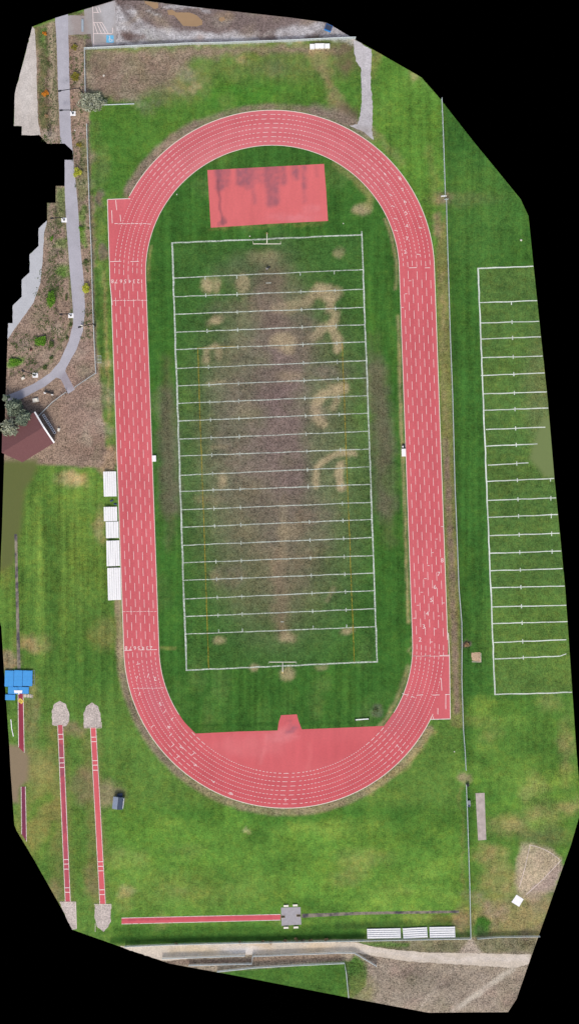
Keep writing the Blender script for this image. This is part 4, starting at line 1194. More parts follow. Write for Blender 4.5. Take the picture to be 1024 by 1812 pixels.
# ------------------------------------------------------------------ lamp posts
def lamp(px, py, h, label, arm=(-2.2, -.1), pad=True, group='black lamp posts along the path', r0=.13):
    r = empty('lamp_post', W(px, py), 0, label, 'lamp post', group)
    if pad: MB().box(-.7, .7, -.6, .6, 0, .12).build('base_slab', M['white_metal'], r, bevel=.02)
    MB().tube([(0, 0, .1), (0, 0, .6)], .24, 8, .16).build('foot', M['dark'], r)
    MB().tube([(0, 0, .5), (0, 0, h)], r0, 7, r0 * .8).build('pole', M['dark'], r)
    L_ = math.hypot(*arm); ux, uy = arm[0] / L_, arm[1] / L_
    am = MB().tube([(0, 0, h - .5), (arm[0] * .25, arm[1] * .25, h), (arm[0], arm[1], h + .15)], .1, 6).build('arm', M['dark'], r)
    Mx = Matrix.Translation((arm[0] + ux * .3, arm[1] + uy * .3, 0)) @ Matrix.Rotation(math.atan2(uy, ux), 4, 'Z')
    MB().box(-.42, .42, -.24, .24, h + .05, h + .26, Mx, .06).build('lamp_head', M['dark'], am, bevel=.02)
    return r
lamp(129.5, 201, 4.2, 'black lamp post on a white slab right of the path near the grey bush')
lamp(114, 389.5, 4.2, 'black lamp post on a white slab left of the path, north one', arm=(-2.3, -.2))
lamp(126, 558.5, 4.2, 'black lamp post on a white slab left of the path at the bend', arm=(-1.7, -.1))
lamp(63, 664, 4.2, 'black lamp post on a white slab above the lower end of the path', arm=(-2.2, .7))
lamp(146, 165, 6, 'tall dark pole with a long arm over the path beside the top left fence corner', arm=(-4.7, -.8), pad=False, r0=.16)
lamp(169, 577, 6, 'tall dark floodlight pole standing in the west fence by the path bend', arm=(-3.0, -.8), pad=False, r0=.16)

# ------------------------------------------------------------------ vegetation
def leaves(center, rad, n, size, mat, name, parent=None, clumps=14, seed=1, flat_z=1.0, hollow=.25):
    rnd = random.Random(seed)
    mb_v, mb_f = [], []
    cl = []
    for i in range(clumps):
        while True:
            p = Vector((rnd.uniform(-1, 1), rnd.uniform(-1, 1), rnd.uniform(-.8, 1)))
            if p.length < 1: break
        cl.append((Vector((p.x * rad[0], p.y * rad[1], p.z * rad[2])) * .75, rnd.uniform(.25, .5)))
    for i in range(n):
        c, cr = rnd.choice(cl)
        q = Vector((rnd.gauss(0, 1), rnd.gauss(0, 1), rnd.gauss(0, 1))).normalized() * (rnd.random() ** .4)
        p = c + Vector((q.x * rad[0], q.y * rad[1], q.z * rad[2])) * cr
        p += Vector(center)
        if p.z < .05: p.z = rnd.uniform(.05, .3)
        u = Vector((rnd.gauss(0, 1), rnd.gauss(0, 1), rnd.gauss(0, .5))).normalized()
        w = u.cross(Vector((rnd.gauss(0, .5), rnd.gauss(0, .5), 1))).normalized()
        sz = size * rnd.uniform(.6, 1.4)
        b = len(mb_v)
        mb_v += [tuple(p - u * sz), tuple(p + w * sz * .45), tuple(p + u * sz), tuple(p - w * sz * .45)]
        mb_f.append((b, b + 1, b + 2, b + 3))
    me = bpy.data.meshes.new(name); me.from_pydata(mb_v, [], mb_f); me.materials.append(mat)
    o = bpy.data.objects.new(name, me); C.objects.link(o)
    if parent: o.parent = parent
    return o
LM = dict(
    olive=leaf_mat('grey_olive_leaves', [(92, 96, 76), (150, 156, 130), (196, 200, 178), (120, 124, 100)]),
    conifer=leaf_mat('blue_green_needles', [(60, 70, 60), (110, 124, 104), (150, 162, 138), (80, 94, 76)]),
    yellow=leaf_mat('yellow_green_leaves', [(120, 130, 30), (190, 196, 60), (214, 214, 90), (90, 110, 30)]),
    green=leaf_mat('green_leaves', [(56, 96, 28), (104, 156, 44), (80, 128, 38), (140, 180, 60)]),
    dull=leaf_mat('dull_green_leaves', [(58, 76, 40), (96, 112, 62), (74, 92, 48)]),
    orange=leaf_mat('orange_autumn_leaves', [(180, 96, 30), (222, 150, 50), (200, 120, 40)]),
    mustard=leaf_mat('mustard_leaves', [(120, 112, 40), (160, 152, 60), (90, 92, 40)]),
    tan=leaf_mat('dry_tan_leaves', [(140, 110, 80), (190, 160, 120), (120, 92, 70)]))
def bush(px, py, r_px, h, kind, label, n=500, size=.2, cat='bush', name='bush', ry=None, seed=None, trunk=True):
    ry = ry or r_px
    root = empty(name, W(px, py), 0, label, cat)
    seed = seed or int(px * 7 + py)
    leaves((0, 0, h * .55), (r_px * S, ry * S, h * .5), n, size, LM[kind], 'crown' if h > 2 else 'foliage', root, clumps=max(8, n // 60), seed=seed)
    rnd = random.Random(seed)
    mb = MB()
    if trunk:
        mb.tube([(0, 0, 0), (.05, 0, h * .3), (0, .05, h * .6)], .05 + h * .02, 6, .03)
        for k in range(5):
            a = rnd.uniform(0, 6.28); rr = r_px * S * .6
            mb.tube([(0, 0, h * .25), (math.cos(a) * rr * .5, math.sin(a) * rr * .5, h * .5), (math.cos(a) * rr, math.sin(a) * rr, h * .75)], .03 + h * .006, 5, .012)
        mb.build('trunk' if h > 2 else 'stem', M['bark'], root)
    return root
bush(164, 184, 23, 3.2, 'olive', 'big silvery grey-leaved bush at the corner of the top left lawn', 3000, .30, 'tree', 'leafy_tree', ry=18)
bush(178, 183, 14, 2.4, 'conifer', 'dark thin grey bush overlapping the big silvery bush', 700, .2, ry=10)
bush(30, 722, 16, 6, 'conifer', 'dark evergreen tree at the left rim over the lower path end', 2600, .34, 'tree', 'evergreen_tree', ry=16)
bush(24, 758, 18, 6.5, 'olive', 'pale grey-green tree at the left rim over the red roof', 2600, .34, 'tree', 'leafy_tree', ry=18)
bush(46, 742, 15, 7, 'conifer', 'evergreen tree beside the red roof, right of the pale tree', 2200, .34, 'tree', 'evergreen_tree', ry=17)
bush(14, 705, 6, 4, 'conifer', 'small evergreen at the left rim at the very end of the path', 700, .28, 'tree', 'evergreen_tree')
bush(137, 306, 9, 1.8, 'yellow', 'bright yellow-green bush right of the path below the notch in the rim', 800, .17)
bush(154, 512, 9, 2.0, 'yellow', 'rounded yellow-green bush between the path and the west fence', 900, .17)
bush(145, 405, 5, 1.2, 'green', 'small bright green bush right of the path, north of the rounded yellow one', 350, .14)
bush(134, 136, 8, 1.4, 'mustard', 'mustard yellow bush between the path and the upper west fence', 600, .15, ry=10)
bush(133, 84, 7, 1.2, 'mustard', 'dull mustard bush below the bench paving', 350, .14)
bush(81, 167, 7, 1.3, 'orange', 'bright orange autumn bush left of the path', 550, .14)
bush(80, 60, 4.5, 1.0, 'orange', 'small rust-orange bush near the top of the left bed', 250, .13)
bush(83, 205, 4, .8, 'tan', 'small pinkish dry shrub low in the left bed', 180, .12)
bush(91, 530, 8, 1.8, 'green', 'tall narrow green bush left of the lower path', 1100, .17, ry=17)
bush(74, 604, 14, 1.5, 'green', 'wide low green bush by the dark ditch', 1300, .17, ry=9)
bush(92, 608, 6, 1.3, 'dull', 'dull green bush touching the wide low bush', 350, .15, ry=9)
bush(26, 641, 15, 1.2, 'green', 'low green hedge-like bush near the left rim', 900, .17, ry=8)
bush(92, 422, 4, 1.0, 'green', 'small green plant by the ditch, opposite the north lamp post', 200, .13, ry=6)
bush(118, 525, 3, .8, 'dull', 'small dark shrub on the left kerb of the path, above the bend lamp', 160, .12, ry=9)
bush(126, 575, 3, .8, 'dull', 'small dark shrub on the left kerb of the path, below the bend lamp', 140, .12, ry=6)
bush(119, 598, 3, .8, 'dull', 'small dark shrub on the inside of the path bend', 140, .12, ry=6)
bush(80, 650, 6, .8, 'dull', 'dark low shrub above the lower path', 220, .13, ry=6)
bush(92, 634, 5, .7, 'dull', 'dark low shrub inside the path bend, next up from the lower one', 160, .13, ry=5)
bush(140, 258, 6, .9, 'mustard', 'brownish mustard shrub by the first west fence posts', 250, .13)
bush(153, 463, 5, .7, 'dull', 'dull green shrub between path and west fence', 200, .12)
bush(824, 1140, 5, 1.0, 'tan', 'round clump of dead brown stems at the east fence', 300, .13)
bush(664, 1256, 8, .6, 'dull', 'faint grey weedy clump above the wheeled beam', 60, .14)
ords = ['first', 'second', 'third', 'fourth', 'fifth', 'sixth', 'seventh', 'eighth', 'ninth', 'tenth']
for i, (x, y, r) in enumerate([(313, 1669, 3), (424, 1667, 3.5), (464, 1666, 4), (479, 1667, 4), (505, 1664.5, 5), (524, 1663, 6), (535, 1664, 6), (549, 1664, 4), (576, 1662.5, 5)]):
    b = bush(x, y, r, .9, 'tan', '%s from the left of the dry tan weed tufts along the bottom fence' % ords[i], 120, .12, 'weed', 'weed_tuft', trunk=True)
    b['group'] = 'dry weeds along the bottom fence'
# scattered low plants of the west beds
rnd = random.Random(5)
vv, ff = [], []
regions = [((66, 60), (98, 235), 130), ((86, 365), (112, 520), 110), ((60, 480), (112, 620), 150), ((20, 590), (70, 665), 90), ((124, 95), (150, 330), 90), ((142, 340), (165, 600), 90), ((75, 240), (108, 254), 20)]
pathpoly = [(v[0], v[1]) for v in [(96, 28), (122, 22), (130, 290), (151, 500), (152, 560), (118, 655), (30, 710), (5, 715), (10, 695), (88, 655), (122, 600), (125, 500), (116, 400), (106, 220)]]
for (a, b, n) in regions:
    for k in range(n):
        x, y = rnd.uniform(a[0], b[0]), rnd.uniform(a[1], b[1])
        if inside(np.array([x]), np.array([y]), pathpoly)[0] or not inside(np.array([x]), np.array([y]), OUT)[0]: continue
        if x < 79 - (y - 440) * .2 and 440 < y < 560: continue
        if y < 260 and x < 70: continue
        c = W(x, y); rr = rnd.uniform(.15, .45)
        for q in range(9):
            p = c + Vector((rnd.gauss(0, rr), rnd.gauss(0, rr), rnd.uniform(.05, .35)))
            u = Vector((rnd.gauss(0, 1), rnd.gauss(0, 1), .3)).normalized(); w = u.cross(Vector((0, 0, 1))).normalized(); sz = rnd.uniform(.08, .2)
            i0 = len(vv); vv += [tuple(p - u * sz), tuple(p + w * sz * .5), tuple(p + u * sz), tuple(p - w * sz * .5)]; ff.append((i0, i0 + 1, i0 + 2, i0 + 3))
me = bpy.data.meshes.new('ground_cover'); me.from_pydata(vv, [], ff); me.materials.append(LM['dull'])
o = bpy.data.objects.new('ground_cover', me); C.objects.link(o); tag(o, 'scattered low weeds in the bare beds beside the path', 'ground cover', kind='stuff')

# ------------------------------------------------------------------ building with red-brown roof
A, B = W(66, 734), W(97, 783)
dirv = (W(45, 815) - B); dirv.z = 0; dirv.normalize()
gab = (B - A); gw = gab.length; gab.normalize()
bl = empty('clubhouse', A, 0, 'building with a red-brown shingle roof at the left rim', 'building')
EH, RH = 4.4, 5.6
# plan: along gable edge from A to B, running back to the rim at x = 8 px
def run_to(p, xpx):
    X = W(xpx, 0).x
    t = (X - p.x) / dirv.x
    return p + dirv * t
A2, B2 = run_to(A, 11), run_to(B, 43); Mi = (A + B) / 2; Mi2 = run_to(Mi, 10)
l = lambda p, z: Vector((p.x - A.x, p.y - A.y, z))
mb = MB()
mb.poly([l(A, 0), l(B, 0), l(B, EH), l(Mi, RH), l(A, EH)])
mb.poly([l(A2, 0), l(B2, 0), l(B2, EH), l(Mi2, RH), l(A2, EH)])
mb.poly([l(A, 0), l(A2, 0), l(A2, EH), l(A, EH)]); mb.poly([l(B, 0), l(B2, 0), l(B2, EH), l(B, EH)])
mb.build('wall', M['wall_pale'], bl)
ov = -dirv * .06
for P0, P0b, sgn in ((A, A2, -1), (B, B2, 1)):
    oe = gab * sgn * .45
    q = [l(P0 + ov + oe, EH - .12), l(Mi + ov, RH + .12), l(Mi2, RH + .12), l(P0b + oe, EH - .12)]
    mb = MB(); mb.poly(q); mb.poly([v - Vector((0, 0, .12)) for v in reversed(q)])
    for i in range(4):
        j = (i + 1) % 4; mb.poly([q[i], q[i] - Vector((0, 0, .12)), q[j] - Vector((0, 0, .12)), q[j]])
    mb.build('roof_slope', M['roof_red'], bl)
    mb = MB(); a_, b_ = q[0], q[1]
    mb.poly([a_ - dirv * .02, b_ - dirv * .02, b_ - dirv * .02 - Vector((0, 0, .3)), a_ - dirv * .02 - Vector((0, 0, .3))])
    mb.poly([a_ - dirv * .42, b_ - dirv * .42, b_ - dirv * .02, a_ - dirv * .02]); mb.build('fascia', M['white_metal'], bl)
dmb = MB()
for t0, t1, z0, z1 in ((.18, .32, 0, 2.1), (.5, .75, 1.0, 2.1)):
    p, q = A + gab * gw * t0 - dirv * .02, A + gab * gw * t1 - dirv * .02
    mb = MB(); mb.poly([l(p, z0 + .02), l(q, z0 + .02), l(q, z1), l(p, z1)]); mb.build('door' if z0 == 0 else 'window', M['dark'], bl)
# stand of white benches stacked beside the gable
st = A + gab * 4.0 - dirv * 1.6
r = empty('railing_stand', st, math.atan2(gab.y, gab.x), 'white and dark railed stand leaning along the gable of the red-roofed building', 'stand')
MB().box(-3.2, 2.6, -.35, .05, .0, .06).build('deck', M['dark'], r)
for y in (-.42, .1):
    MB().tube([(-3.2, y, .95), (2.6, y, .95)], .06, 6).build('rail', M['white_metal'], r)
for k in range(12):
    x = -3.1 + k * .51
    MB().box(x - .1, x + .1, -.42, .1, .3, .38).build('step', M['white_metal'], r)
for x in (-3.1, -1.2, .7, 2.5):
    MB().tube([(x, -.42, 0), (x, -.42, .95)], .04, 5).build('post', M['white_metal'], r)

# ------------------------------------------------------------------ landing mats
def mat_block(x0, y0, x1, y1, h, label, rz=-1.5):
    c = W((x0 + x1) / 2, (y0 + y1) / 2); w, dd = (x1 - x0) * S, (y1 - y0) * S
    r = empty('landing_mat', c, R(rz), label, 'landing mat', 'blue vault landing mats')
    MB().box(-w / 2 + .02, w / 2 - .02, -dd / 2 + .02, dd / 2 - .02, 0, h * .72).build('foam_block', M['blue_mat'], r, bevel=.04)
    MB().box(-w / 2, w / 2, -dd / 2, dd / 2, h * .72 + .01, h).build('top_pad', M['blue_mat'], r, bevel=.05)
    mb = MB()
    for yy in (-dd * .3, dd * .3): mb.box(-w / 2 - .01, w / 2 + .01, yy - .03, yy + .03, h * .3, h * .36)
    mb.build('strap', M['dark'], r)
mat_block(9.8, 1186, 25.5, 1214.5, .8, 'large blue landing mat, left of the top row')
mat_block(26, 1185.5, 41, 1214, .8, 'large blue landing mat, middle of the top row')
mat_block(41.5, 1186, 58.5, 1213.5, .8, 'large blue landing mat, right of the top row')
mat_block(15.5, 1215, 33, 1227.5, .7, 'smaller blue mat in the second row, left of the vault runway head')
mat_block(33.5, 1215, 52, 1227, .7, 'smaller blue mat in the second row, right of the vault runway head')
mat_block(10.5, 1228.5, 28, 1238.5, .6, 'separate low blue mat at the bottom left of the landing area')
slab('takeoff_plate', [(26, 1221), (41, 1221), (40, 1226), (36, 1226), (35, 1229), (33, 1226), (27, 1226)], M['white_metal'], .78, 'white take-off collar in front of the second row of blue mats', 'take-off plate', .71)
r = empty('mat_cart', W(60.3, 1198.5), 0, 'grey metal frame along the right side of the blue mats', 'frame')
for xx in (-.25, .25): MB().tube([(xx, -1.9, .5), (xx, 1.9, .5)], .05, 6).build('rail', M['grey_metal'], r)
for yy in (-1.8, -.6, .6, 1.8):
    MB().tube([(-.25, yy, .5), (.25, yy, .5)], .04, 5).build('crossbar', M['grey_metal'], r); MB().tube([(.25, yy, 0), (.25, yy, .5)], .04, 5).build('leg', M['grey_metal'], r)
r = empty('hurdle_pile', W(50.5, 1231.5), R(-4), 'jumble of white and grey equipment frames below the blue mats', 'equipment')
rnd = random.Random(3)
for k in range(7):
    x = -1.2 + k * .4
    MB().tube([(x, -.5, .1 + .05 * k), (x + rnd.uniform(-.3, .3), .5, .2)], .05, 5).build('bar', M['white_metal'] if k % 2 else M['grey_metal'], r)
MB().box(-1.3, 1.25, -.35, .35, 0.0, .08).build('pallet', M['timber'], r)
r = empty('yellow_board', W(37.3, 1240.5), R(-38), 'tilted yellow warning board lying on the vault runway', 'board')
MB().box(-.62, .62, -.5, .5, .05, .09).build('panel', M['yellow'], r, bevel=.01)
mb = MB(); mb.box(-.35, .35, .12, .18, .092, .096).box(-.4, .4, -.03, .04, .092, .096).box(-.3, .3, -.2, -.14, .092, .096).box(-.45, .45, -.36, -.31, .092, .096); mb.build('printed_lines', M['dark_rubber'], r)
tag(board([(20, 1273), (21.5, 1290), (24.5, 1303)], .2, 'pole_rail', M['white_metal'], .18), 'thin white pole lying on the grass left of the vault runway', 'pole')

# ------------------------------------------------------------------ shed, boxes and small things
r = empty('garden_shed', W(210, 1419), R(-6), 'small shed with a blue-grey gabled roof right of the jump runways', 'shed')
MB().box(-1.15, 1.15, -1.4, 1.4, 0, 1.9).build('wall', M['grey_metal'], r)
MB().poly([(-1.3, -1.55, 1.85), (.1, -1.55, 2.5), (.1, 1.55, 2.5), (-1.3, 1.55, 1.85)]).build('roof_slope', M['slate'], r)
MB().poly([(.1, -1.55, 2.5), (1.35, -1.55, 1.85), (1.35, 1.55, 1.85), (.1, 1.55, 2.5)]).build('roof_slope', M['slate_dark'], r)  # same roof; darker slate colour paints this slope's shade
mb = MB(); mb.tube([(.1, -1.6, 2.53), (.1, 1.6, 2.53)], .05, 5); mb.build('ridge_cap', M['dark'], r)
mb = MB()
for y in (-.8, 0, .8): mb.box(-1.25, -.05, y - .02, y + .02, 1.9, 1.93, Matrix.Rotation(0, 4, 'Z'))
MB().box(1.36, 1.46, -1.3, 1.3, 0, 1.75).build('trim_board', M['white_metal'], r)
dr = MB().box(-.5, .5, -1.46, -1.403, .05, 1.7).build('door', M['dark'], r)
MB().box(.32, .38, -1.52, -1.462, .8, 1.0).build('handle', M['galv'], dr)
r = empty('crate_stack', W(213, 1406.5), R(5), 'dark crates heaped behind the blue-grey shed', 'crate')
MB().box(-.7, .5, -.5, .4, 0, .6).build('crate', M['slate_dark'], r, bevel=.03); MB().box(-.3, .7, -.2, .5, .62, .95).build('lid', M['slate_dark'], r, bevel=.03)

def team_box(px, py, w, dd, label):
    r = empty('equipment_box', W(px, py), R(1.5), label, 'equipment box')
    MB().box(-w / 2, w / 2, -dd / 2, dd / 2, 0, .7).build('box_body', M['cream'], r, bevel=.02)
    MB().box(-w / 2 - .03, w / 2 + .03, -dd / 2 - .03, dd / 2 + .03, .705, .78).build('lid', M['white_metal'], r, bevel=.02)
team_box(273, 811.5, 1.0, 1.5, 'white equipment box on the infield edge of the back straight')
team_box(713.5, 801, 1.0, 1.9, 'white equipment box on the infield edge of the home straight')
r = empty('timing_box', W(713, 789.5), 0, 'small dark case with a white lid above the home straight box', 'case')
MB().box(-.35, .45, -.45, .45, 0, .5).build('case_body', M['dark'], r, bevel=.02); MB().box(-.33, .0, -.35, .05, .503, .56).build('lid', M['white_metal'], r)

r = empty('wheeled_beam', W(640, 1272.5), R(4), 'white beam on two dark wheels on the grass above the jump area', 'sled')
MB().box(-1.8, 1.8, -.13, .13, .45, .6).build('beam', M['white_metal'], r, bevel=.02)
for sx in (-1, 1):
    ang = [2 * math.pi * k / 16 for k in range(17)]
    MB().tube([(sx * 1.75, .35 * math.cos(a) - .1, .36 + .3 * math.sin(a)) for a in ang], .08, 6, cap=False).build('wheel', M['dark'], r)
    MB().tube([(sx * 1.75, -.1, .36), (sx * 1.75, 0, .5)], .05, 5).build('axle', M['dark'], r)

r = empty('utility_cart', W(828.5, 1421), R(4), 'grey utility box with wheels against the bottom east fence', 'cart')
MB().box(-.4, .4, -.75, .75, .25, .8).build('cart_body', M['grey_metal'], r, bevel=.04)
MB().box(-.25, .25, -.9, -.4, .82, 1.0).build('cover', M['slate_dark'], r, bevel=.03)
for sx in (-1, 1):
    for sy in (-1, 1): MB().tube([(sx * .34, sy * .5, .16), (sx * .5, sy * .5, .16)], .16, 10).build('wheel', M['dark'], r)
r = empty('dark_barrel', W(826.5, 1389), 0, 'small dark barrel at the top of the bottom fence stretch', 'barrel')
MB().tube([(0, 0, 0), (0, 0, .9)], .35, 14).build('drum', M['slate_dark'], r); MB().tube([(0, 0, .9), (0, 0, .95)], .37, 14).build('rim', M['dark'], r)
r = empty('gate_sign', W(785.5, 349), R(3), 'white sign board at the break in the upper east fence', 'sign')
MB().box(-1.0, .4, -.1, .14, 1.5, 1.75).build('panel', M['white_metal'], r, bevel=.02)
for x in (-.8, .2): MB().tube([(x, 0, 0), (x, 0, 1.5)], .05, 6).build('post', M['galv'], r)
r = empty('gate_leaf', W(789, 354), 0, 'short open gate leaf below the white sign in the east fence', 'gate')
mb = MB(); mb.tube([(-.5, 0, 0.1), (-.5, 0, 1.5)], .06, 6).tube([(.4, .1, .1), (.4, .1, 1.5)], .06, 6); mb.build('gate_frame', M['galv'], r)
MB().poly([(-.5, 0, .1), (.4, .1, .1), (.4, .1, 1.5), (-.5, 0, 1.5)]).build('gate_mesh', M['mesh'], r)

# blue skip at the top rim
r = empty('skip_container', W(581, 50), R(-22), 'blue container with a dark slatted top at the top rim', 'container')
mb = MB(); mb.box(-.85, .85, -.8, -.7, 0, 1.1).box(-.85, .85, .6, .7, 0, 1.1).box(-.85, -.75, -.7, .6, 0, 1.1).box(.75, .85, -.7, .6, 0, 1.1).box(-.75, .75, -.7, .6, .02, .12)
mb.build('tub', M['blue_dark'], r)
for k in range(6): MB().box(-.74, .74, -.55 + k * .2, -.43 + k * .2, .9, 1.0).build('slat', M['slate_dark'], r)
MB().box(-.9, .9, -.98, -.81, .3, .9).build('chute', M['blue_mat'], r, bevel=.03)

# blue bags between bleachers
for (x, y, a, lab) in ((198, 886, 20, 'upper small blue bag between the first two bleachers'), (204.5, 892, -10, 'lower small blue bag between the first two bleachers')):
    r = empty('sports_bag', W(x, y), R(a), lab, 'bag')
    MB().tube([(-.38, 0, .16), (-.2, 0, .2), (.2, 0, .2), (.38, 0, .16)], .17, 10).build('bag_body', plain('navy_cloth', (70, 76, 130), .9), r, smooth=True)
    MB().tube([(-.2, .05, .34), (-.1, .12, .46), (.1, .12, .46), (.2, .05, .34)], .025, 5).build('handle', M['dark'], r)

# benches on the west side
def park_bench(px, py, rz, ln, label, mat):
    r = empty('park_bench', W(px, py), R(rz), label, 'bench')
    for y in (-.16, 0, .16): MB().box(-ln / 2, ln / 2, y - .065, y + .065, .43, .47).build('seat_slat', mat, r)
    MB().box(-ln / 2, ln / 2, .25, .3, .55, .85).build('backrest', mat, r)
    for sx in (-1, 1):
        mb = MB(); mb.box(sx * ln * .42 - .04, sx * ln * .42 + .04, -.2, .22, 0, .425).box(sx * ln * .42 - .04, sx * ln * .42 + .04, .22, .27, 0, .8); mb.build('leg', M['dark'], r)
park_bench(147, 46, 90, 3.2, 'pale blue bench on the paving at the top left', M['wall_pale'])
park_bench(87.5, 695, -13, 2.4, 'dark bench below the path between two white footings', M['dark'])
for x, y, lab in ((80, 695, 'white footing at the left end of the dark bench'), (93, 698, 'white footing at the right end of the dark bench')):
    slab('bench_footing', [(x - 2, y - 1.5), (x + 2, y - 1.5), (x + 2, y + 1.5), (x - 2, y + 1.5)], M['white_metal'], .1, lab, 'footing')
def cabinet(px, py, w, rz, label):
    r = empty('utility_cabinet', W(px, py), R(rz), label, 'cabinet')
    MB().box(-w * .9, w * .9, -w * .6, w * .6, 0, .1).build('base_slab', M['stone'], r)
    MB().box(-w * .6, w * .6, -w * .4, w * .4, .1, .8).build('case', M['white_metal'], r, bevel=.03)
    MB().box(-w * .65, w * .65, -w * .45, w * .45, .802, .86).build('lid', M['cream'], r, bevel=.01)
cabinet(63.5, 708, .9, 10, 'white utility cabinet below the lower path near the evergreen')
cabinet(41.5, 669.5, .5, 30, 'tiny white cabinet left of the lowest lamp post')
cabinet(104.5, 760.5, .5, 80, 'small white cabinet on bare soil right of the gable stand')
cabinet(145.5, 577, .45, 0, 'small white cabinet on the path edge under the floodlight arm')
r = empty('drain_marker', W(55.5, 618.5), 0, 'small dark red box among the weeds of the left bed', 'box')
MB().box(-.28, .28, -.28, .28, 0, .4).build('case', plain('dark_red_paint', (120, 40, 36), .7), r, bevel=.03); MB().box(-.2, .2, -.2, .2, .402, .44).build('lid', M['dark'], r)
r = empty('hurdle_rack', W(176, 636), R(90), 'low pale rack of bars just inside the west fence', 'rack')
for y in (-.5, 0, .5): MB().tube([(-1.0, y, .4), (1.0, y, .4)], .035, 5).build('bar', M['galv'], r)
for x in (-.9, .0, .9): MB().tube([(x, -.5, .0), (x, -.5, .4), (x, .5, .4), (x, .5, 0)], .035, 5).build('leg', M['galv'], r)
def stone(px, py, rr, label):
    bm = bmesh.new(); bmesh.ops.create_icosphere(bm, subdivisions=2, radius=rr)
    rn = random.Random(int(px))
    for v in bm.verts: v.co *= rn.uniform(.8, 1.15); v.co.z = v.co.z * .6 + rr * .4
    me = bpy.data.meshes.new('white_stone'); bm.to_mesh(me); bm.free(); me.materials.append(M['stone'])
    o = bpy.data.objects.new('white_stone', me); C.objects.link(o); o.location = W(px, py); tag(o, label, 'stone')
stone(184, 134, .28, 'pale stone on the bare brown corner of the top lawn')
stone(442, 418, .16, 'white stone on the grass left of the top goal post')
stone(607, 395.5, .16, 'white stone on the grass below the right corner of the red pad')
stone(313, 344, .16, 'white stone in the grass inside the upper left bend')
stone(803, 1330, .18, 'white stone in the lawn left of the lower east fence')
stone(921, 425, .28, 'pale stone on the grass near the right rim above the practice field')
stone(133, 231, .22, 'pale stone on the bare strip beside the upper path')

# dark double rail at the cut corner of the path bed
r = empty('bike_rack', W(88, 231), 0, 'dark metal rack on the gravel left of the upper path', 'rack')
for x in (-.3, .05, .4): MB().tube([(x, -1.6, 0), (x, -1.6, .7), (x, 1.4, .7), (x, 1.4, 0)], .05, 5).build('bar', M['dark'], r)

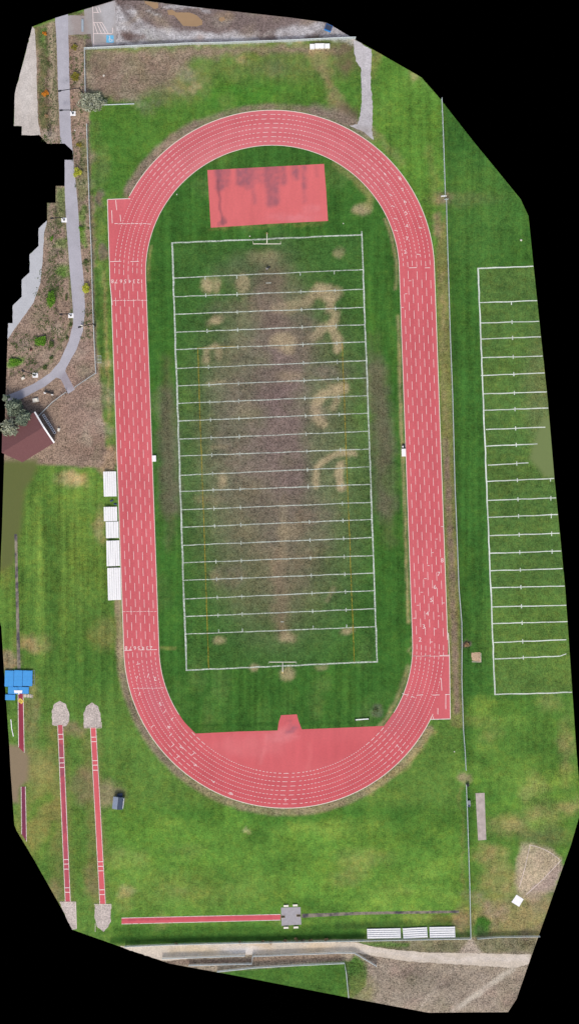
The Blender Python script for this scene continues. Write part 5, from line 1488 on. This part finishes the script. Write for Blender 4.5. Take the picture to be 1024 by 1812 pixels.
# ------------------------------------------------------------------ person on the top end of the field
def person(px, py, rz):
    r = empty('person', W(px, py), R(rz), 'person in a pale grey top and dark trousers standing near the top goal line', 'person')
    J = {}; E_ = []; Rr = []
    vs_ = []
    def add(name, co, rad, par=None):
        J[name] = len(vs_); vs_.append(co); Rr.append(rad)
        if par: E_.append((J[par], J[name]))
    add('pelvis', (0, 0, .93), .15); add('waist', (0, -.01, 1.08), .13, 'pelvis'); add('chest', (0, -.01, 1.3), .165, 'waist'); add('neckbase', (0, 0, 1.46), .09, 'chest')
    add('neck', (0, .02, 1.53), .058, 'neckbase'); add('jaw', (0, .045, 1.6), .075, 'neck'); add('head', (0, .03, 1.68), .095, 'jaw'); add('crown', (0, .015, 1.75), .06, 'head')
    for s, n in ((-1, 'l'), (1, 'r')):
        add('sh' + n, (s * .17, 0, 1.43), .07, 'neckbase'); add('el' + n, (s * .24, .04, 1.15), .048, 'sh' + n); add('wr' + n, (s * .13, .28, 1.1), .03, 'el' + n)
        add('pa' + n, (s * .11, .35, 1.1), .034, 'wr' + n)
        for f in range(4):
            add('f%d%s' % (f, n), (s * (.135 - f * .022), .40 + (0, .008, .01, .004)[f], 1.105), .009, 'pa' + n); add('t%d%s' % (f, n), (s * (.12 - f * .022), .43 + (0, .01, .012, .0)[f], 1.085), .008, 'f%d%s' % (f, n))
        add('th' + n, (s * .075, .365, 1.125), .010, 'pa' + n); add('tt' + n, (s * .055, .395, 1.13), .009, 'th' + n)
        add('hip' + n, (s * .09, 0, .88), .10, 'pelvis'); add('kn' + n, (s * .12, .02, .5), .062, 'hip' + n); add('an' + n, (s * .13, -.02, .1), .04, 'kn' + n); add('to' + n, (s * .15, .15, .05), .04, 'an' + n)
    me = bpy.data.meshes.new('body'); me.from_pydata(vs_, E_, []); o = bpy.data.objects.new('body', me); C.objects.link(o); o.parent = r
    sk = o.modifiers.new('skin', 'SKIN'); 
    for v, rad in zip(me.skin_vertices[0].data, Rr): v.radius = (rad, rad * .85); v.use_root = False
    me.skin_vertices[0].data[0].use_root = True
    sb = o.modifiers.new('sub', 'SUBSURF'); sb.levels = 2; sb.render_levels = 2; sk.use_smooth_shade = True
    m, nt, p = base_mat('clothes_and_skin')
    tc = nt.nodes.new('ShaderNodeTexCoord'); sp = nt.nodes.new('ShaderNodeSeparateXYZ'); nt.links.new(tc.outputs['Object'], sp.inputs[0])
    hi = mathn(nt, 'GREATER_THAN', sp.outputs[2], .95); hd = mathn(nt, 'GREATER_THAN', sp.outputs[2], 1.5); hand = mathn(nt, 'GREATER_THAN', sp.outputs[1], .30)
    c = mixc(nt, hi, lin((44, 46, 56)), lin((205, 208, 214))); c = mixc(nt, hd, c, lin((198, 150, 122))); c = mixc(nt, hand, c, lin((198, 150, 122)))
    nt.links.new(c, p.inputs['Base Color']); me.materials.append(m)
    bm = bmesh.new(); bmesh.ops.create_uvsphere(bm, u_segments=14, v_segments=9, radius=.112)
    for v in bm.verts: v.co = Vector((v.co.x * .95, v.co.y * 1.05 + .0, v.co.z * .9 + 1.715))
    bmesh.ops.delete(bm, geom=[v for v in bm.verts if v.co.z < 1.67 or (v.co.y > .06 and v.co.z < 1.74)], context='VERTS')
    me2 = bpy.data.meshes.new('hair'); bm.to_mesh(me2); bm.free(); me2.materials.append(M['dark']); h = bpy.data.objects.new('hair', me2); C.objects.link(h); h.parent = r
    for s in (-1, 1):
        MB().box(s * .035 - .012, s * .035 + .012, .118, .13, 1.66, 1.675).build('eye', M['dark'], r)
    c_ = empty('controller', W(px, py, 1.12), R(rz), 'small dark controller held in the hands of the person near the top goal line', 'controller')
    MB().box(-.1, .1, .395, .47, -.02, .02).build('case', M['dark'], c_, bevel=.01)
    MB().box(-.07, .07, .405, .46, .021, .026).build('screen', M['slate'], c_)
person(472.5, 476, 150)
r = empty('field_bag', W(475.5, 473.5), R(30), 'dark bag beside the person near the top goal line', 'bag')
MB().tube([(-.3, 0, .18), (-.15, 0, .22), (.15, 0, .22), (.3, 0, .18)], .2, 10).build('bag_body', M['dark'], r, smooth=True)
MB().tube([(-.2, .05, .38), (-.1, .12, .5), (.1, .12, .5), (.2, .05, .38)], .03, 5).build('handle', M['grey_metal'], r)
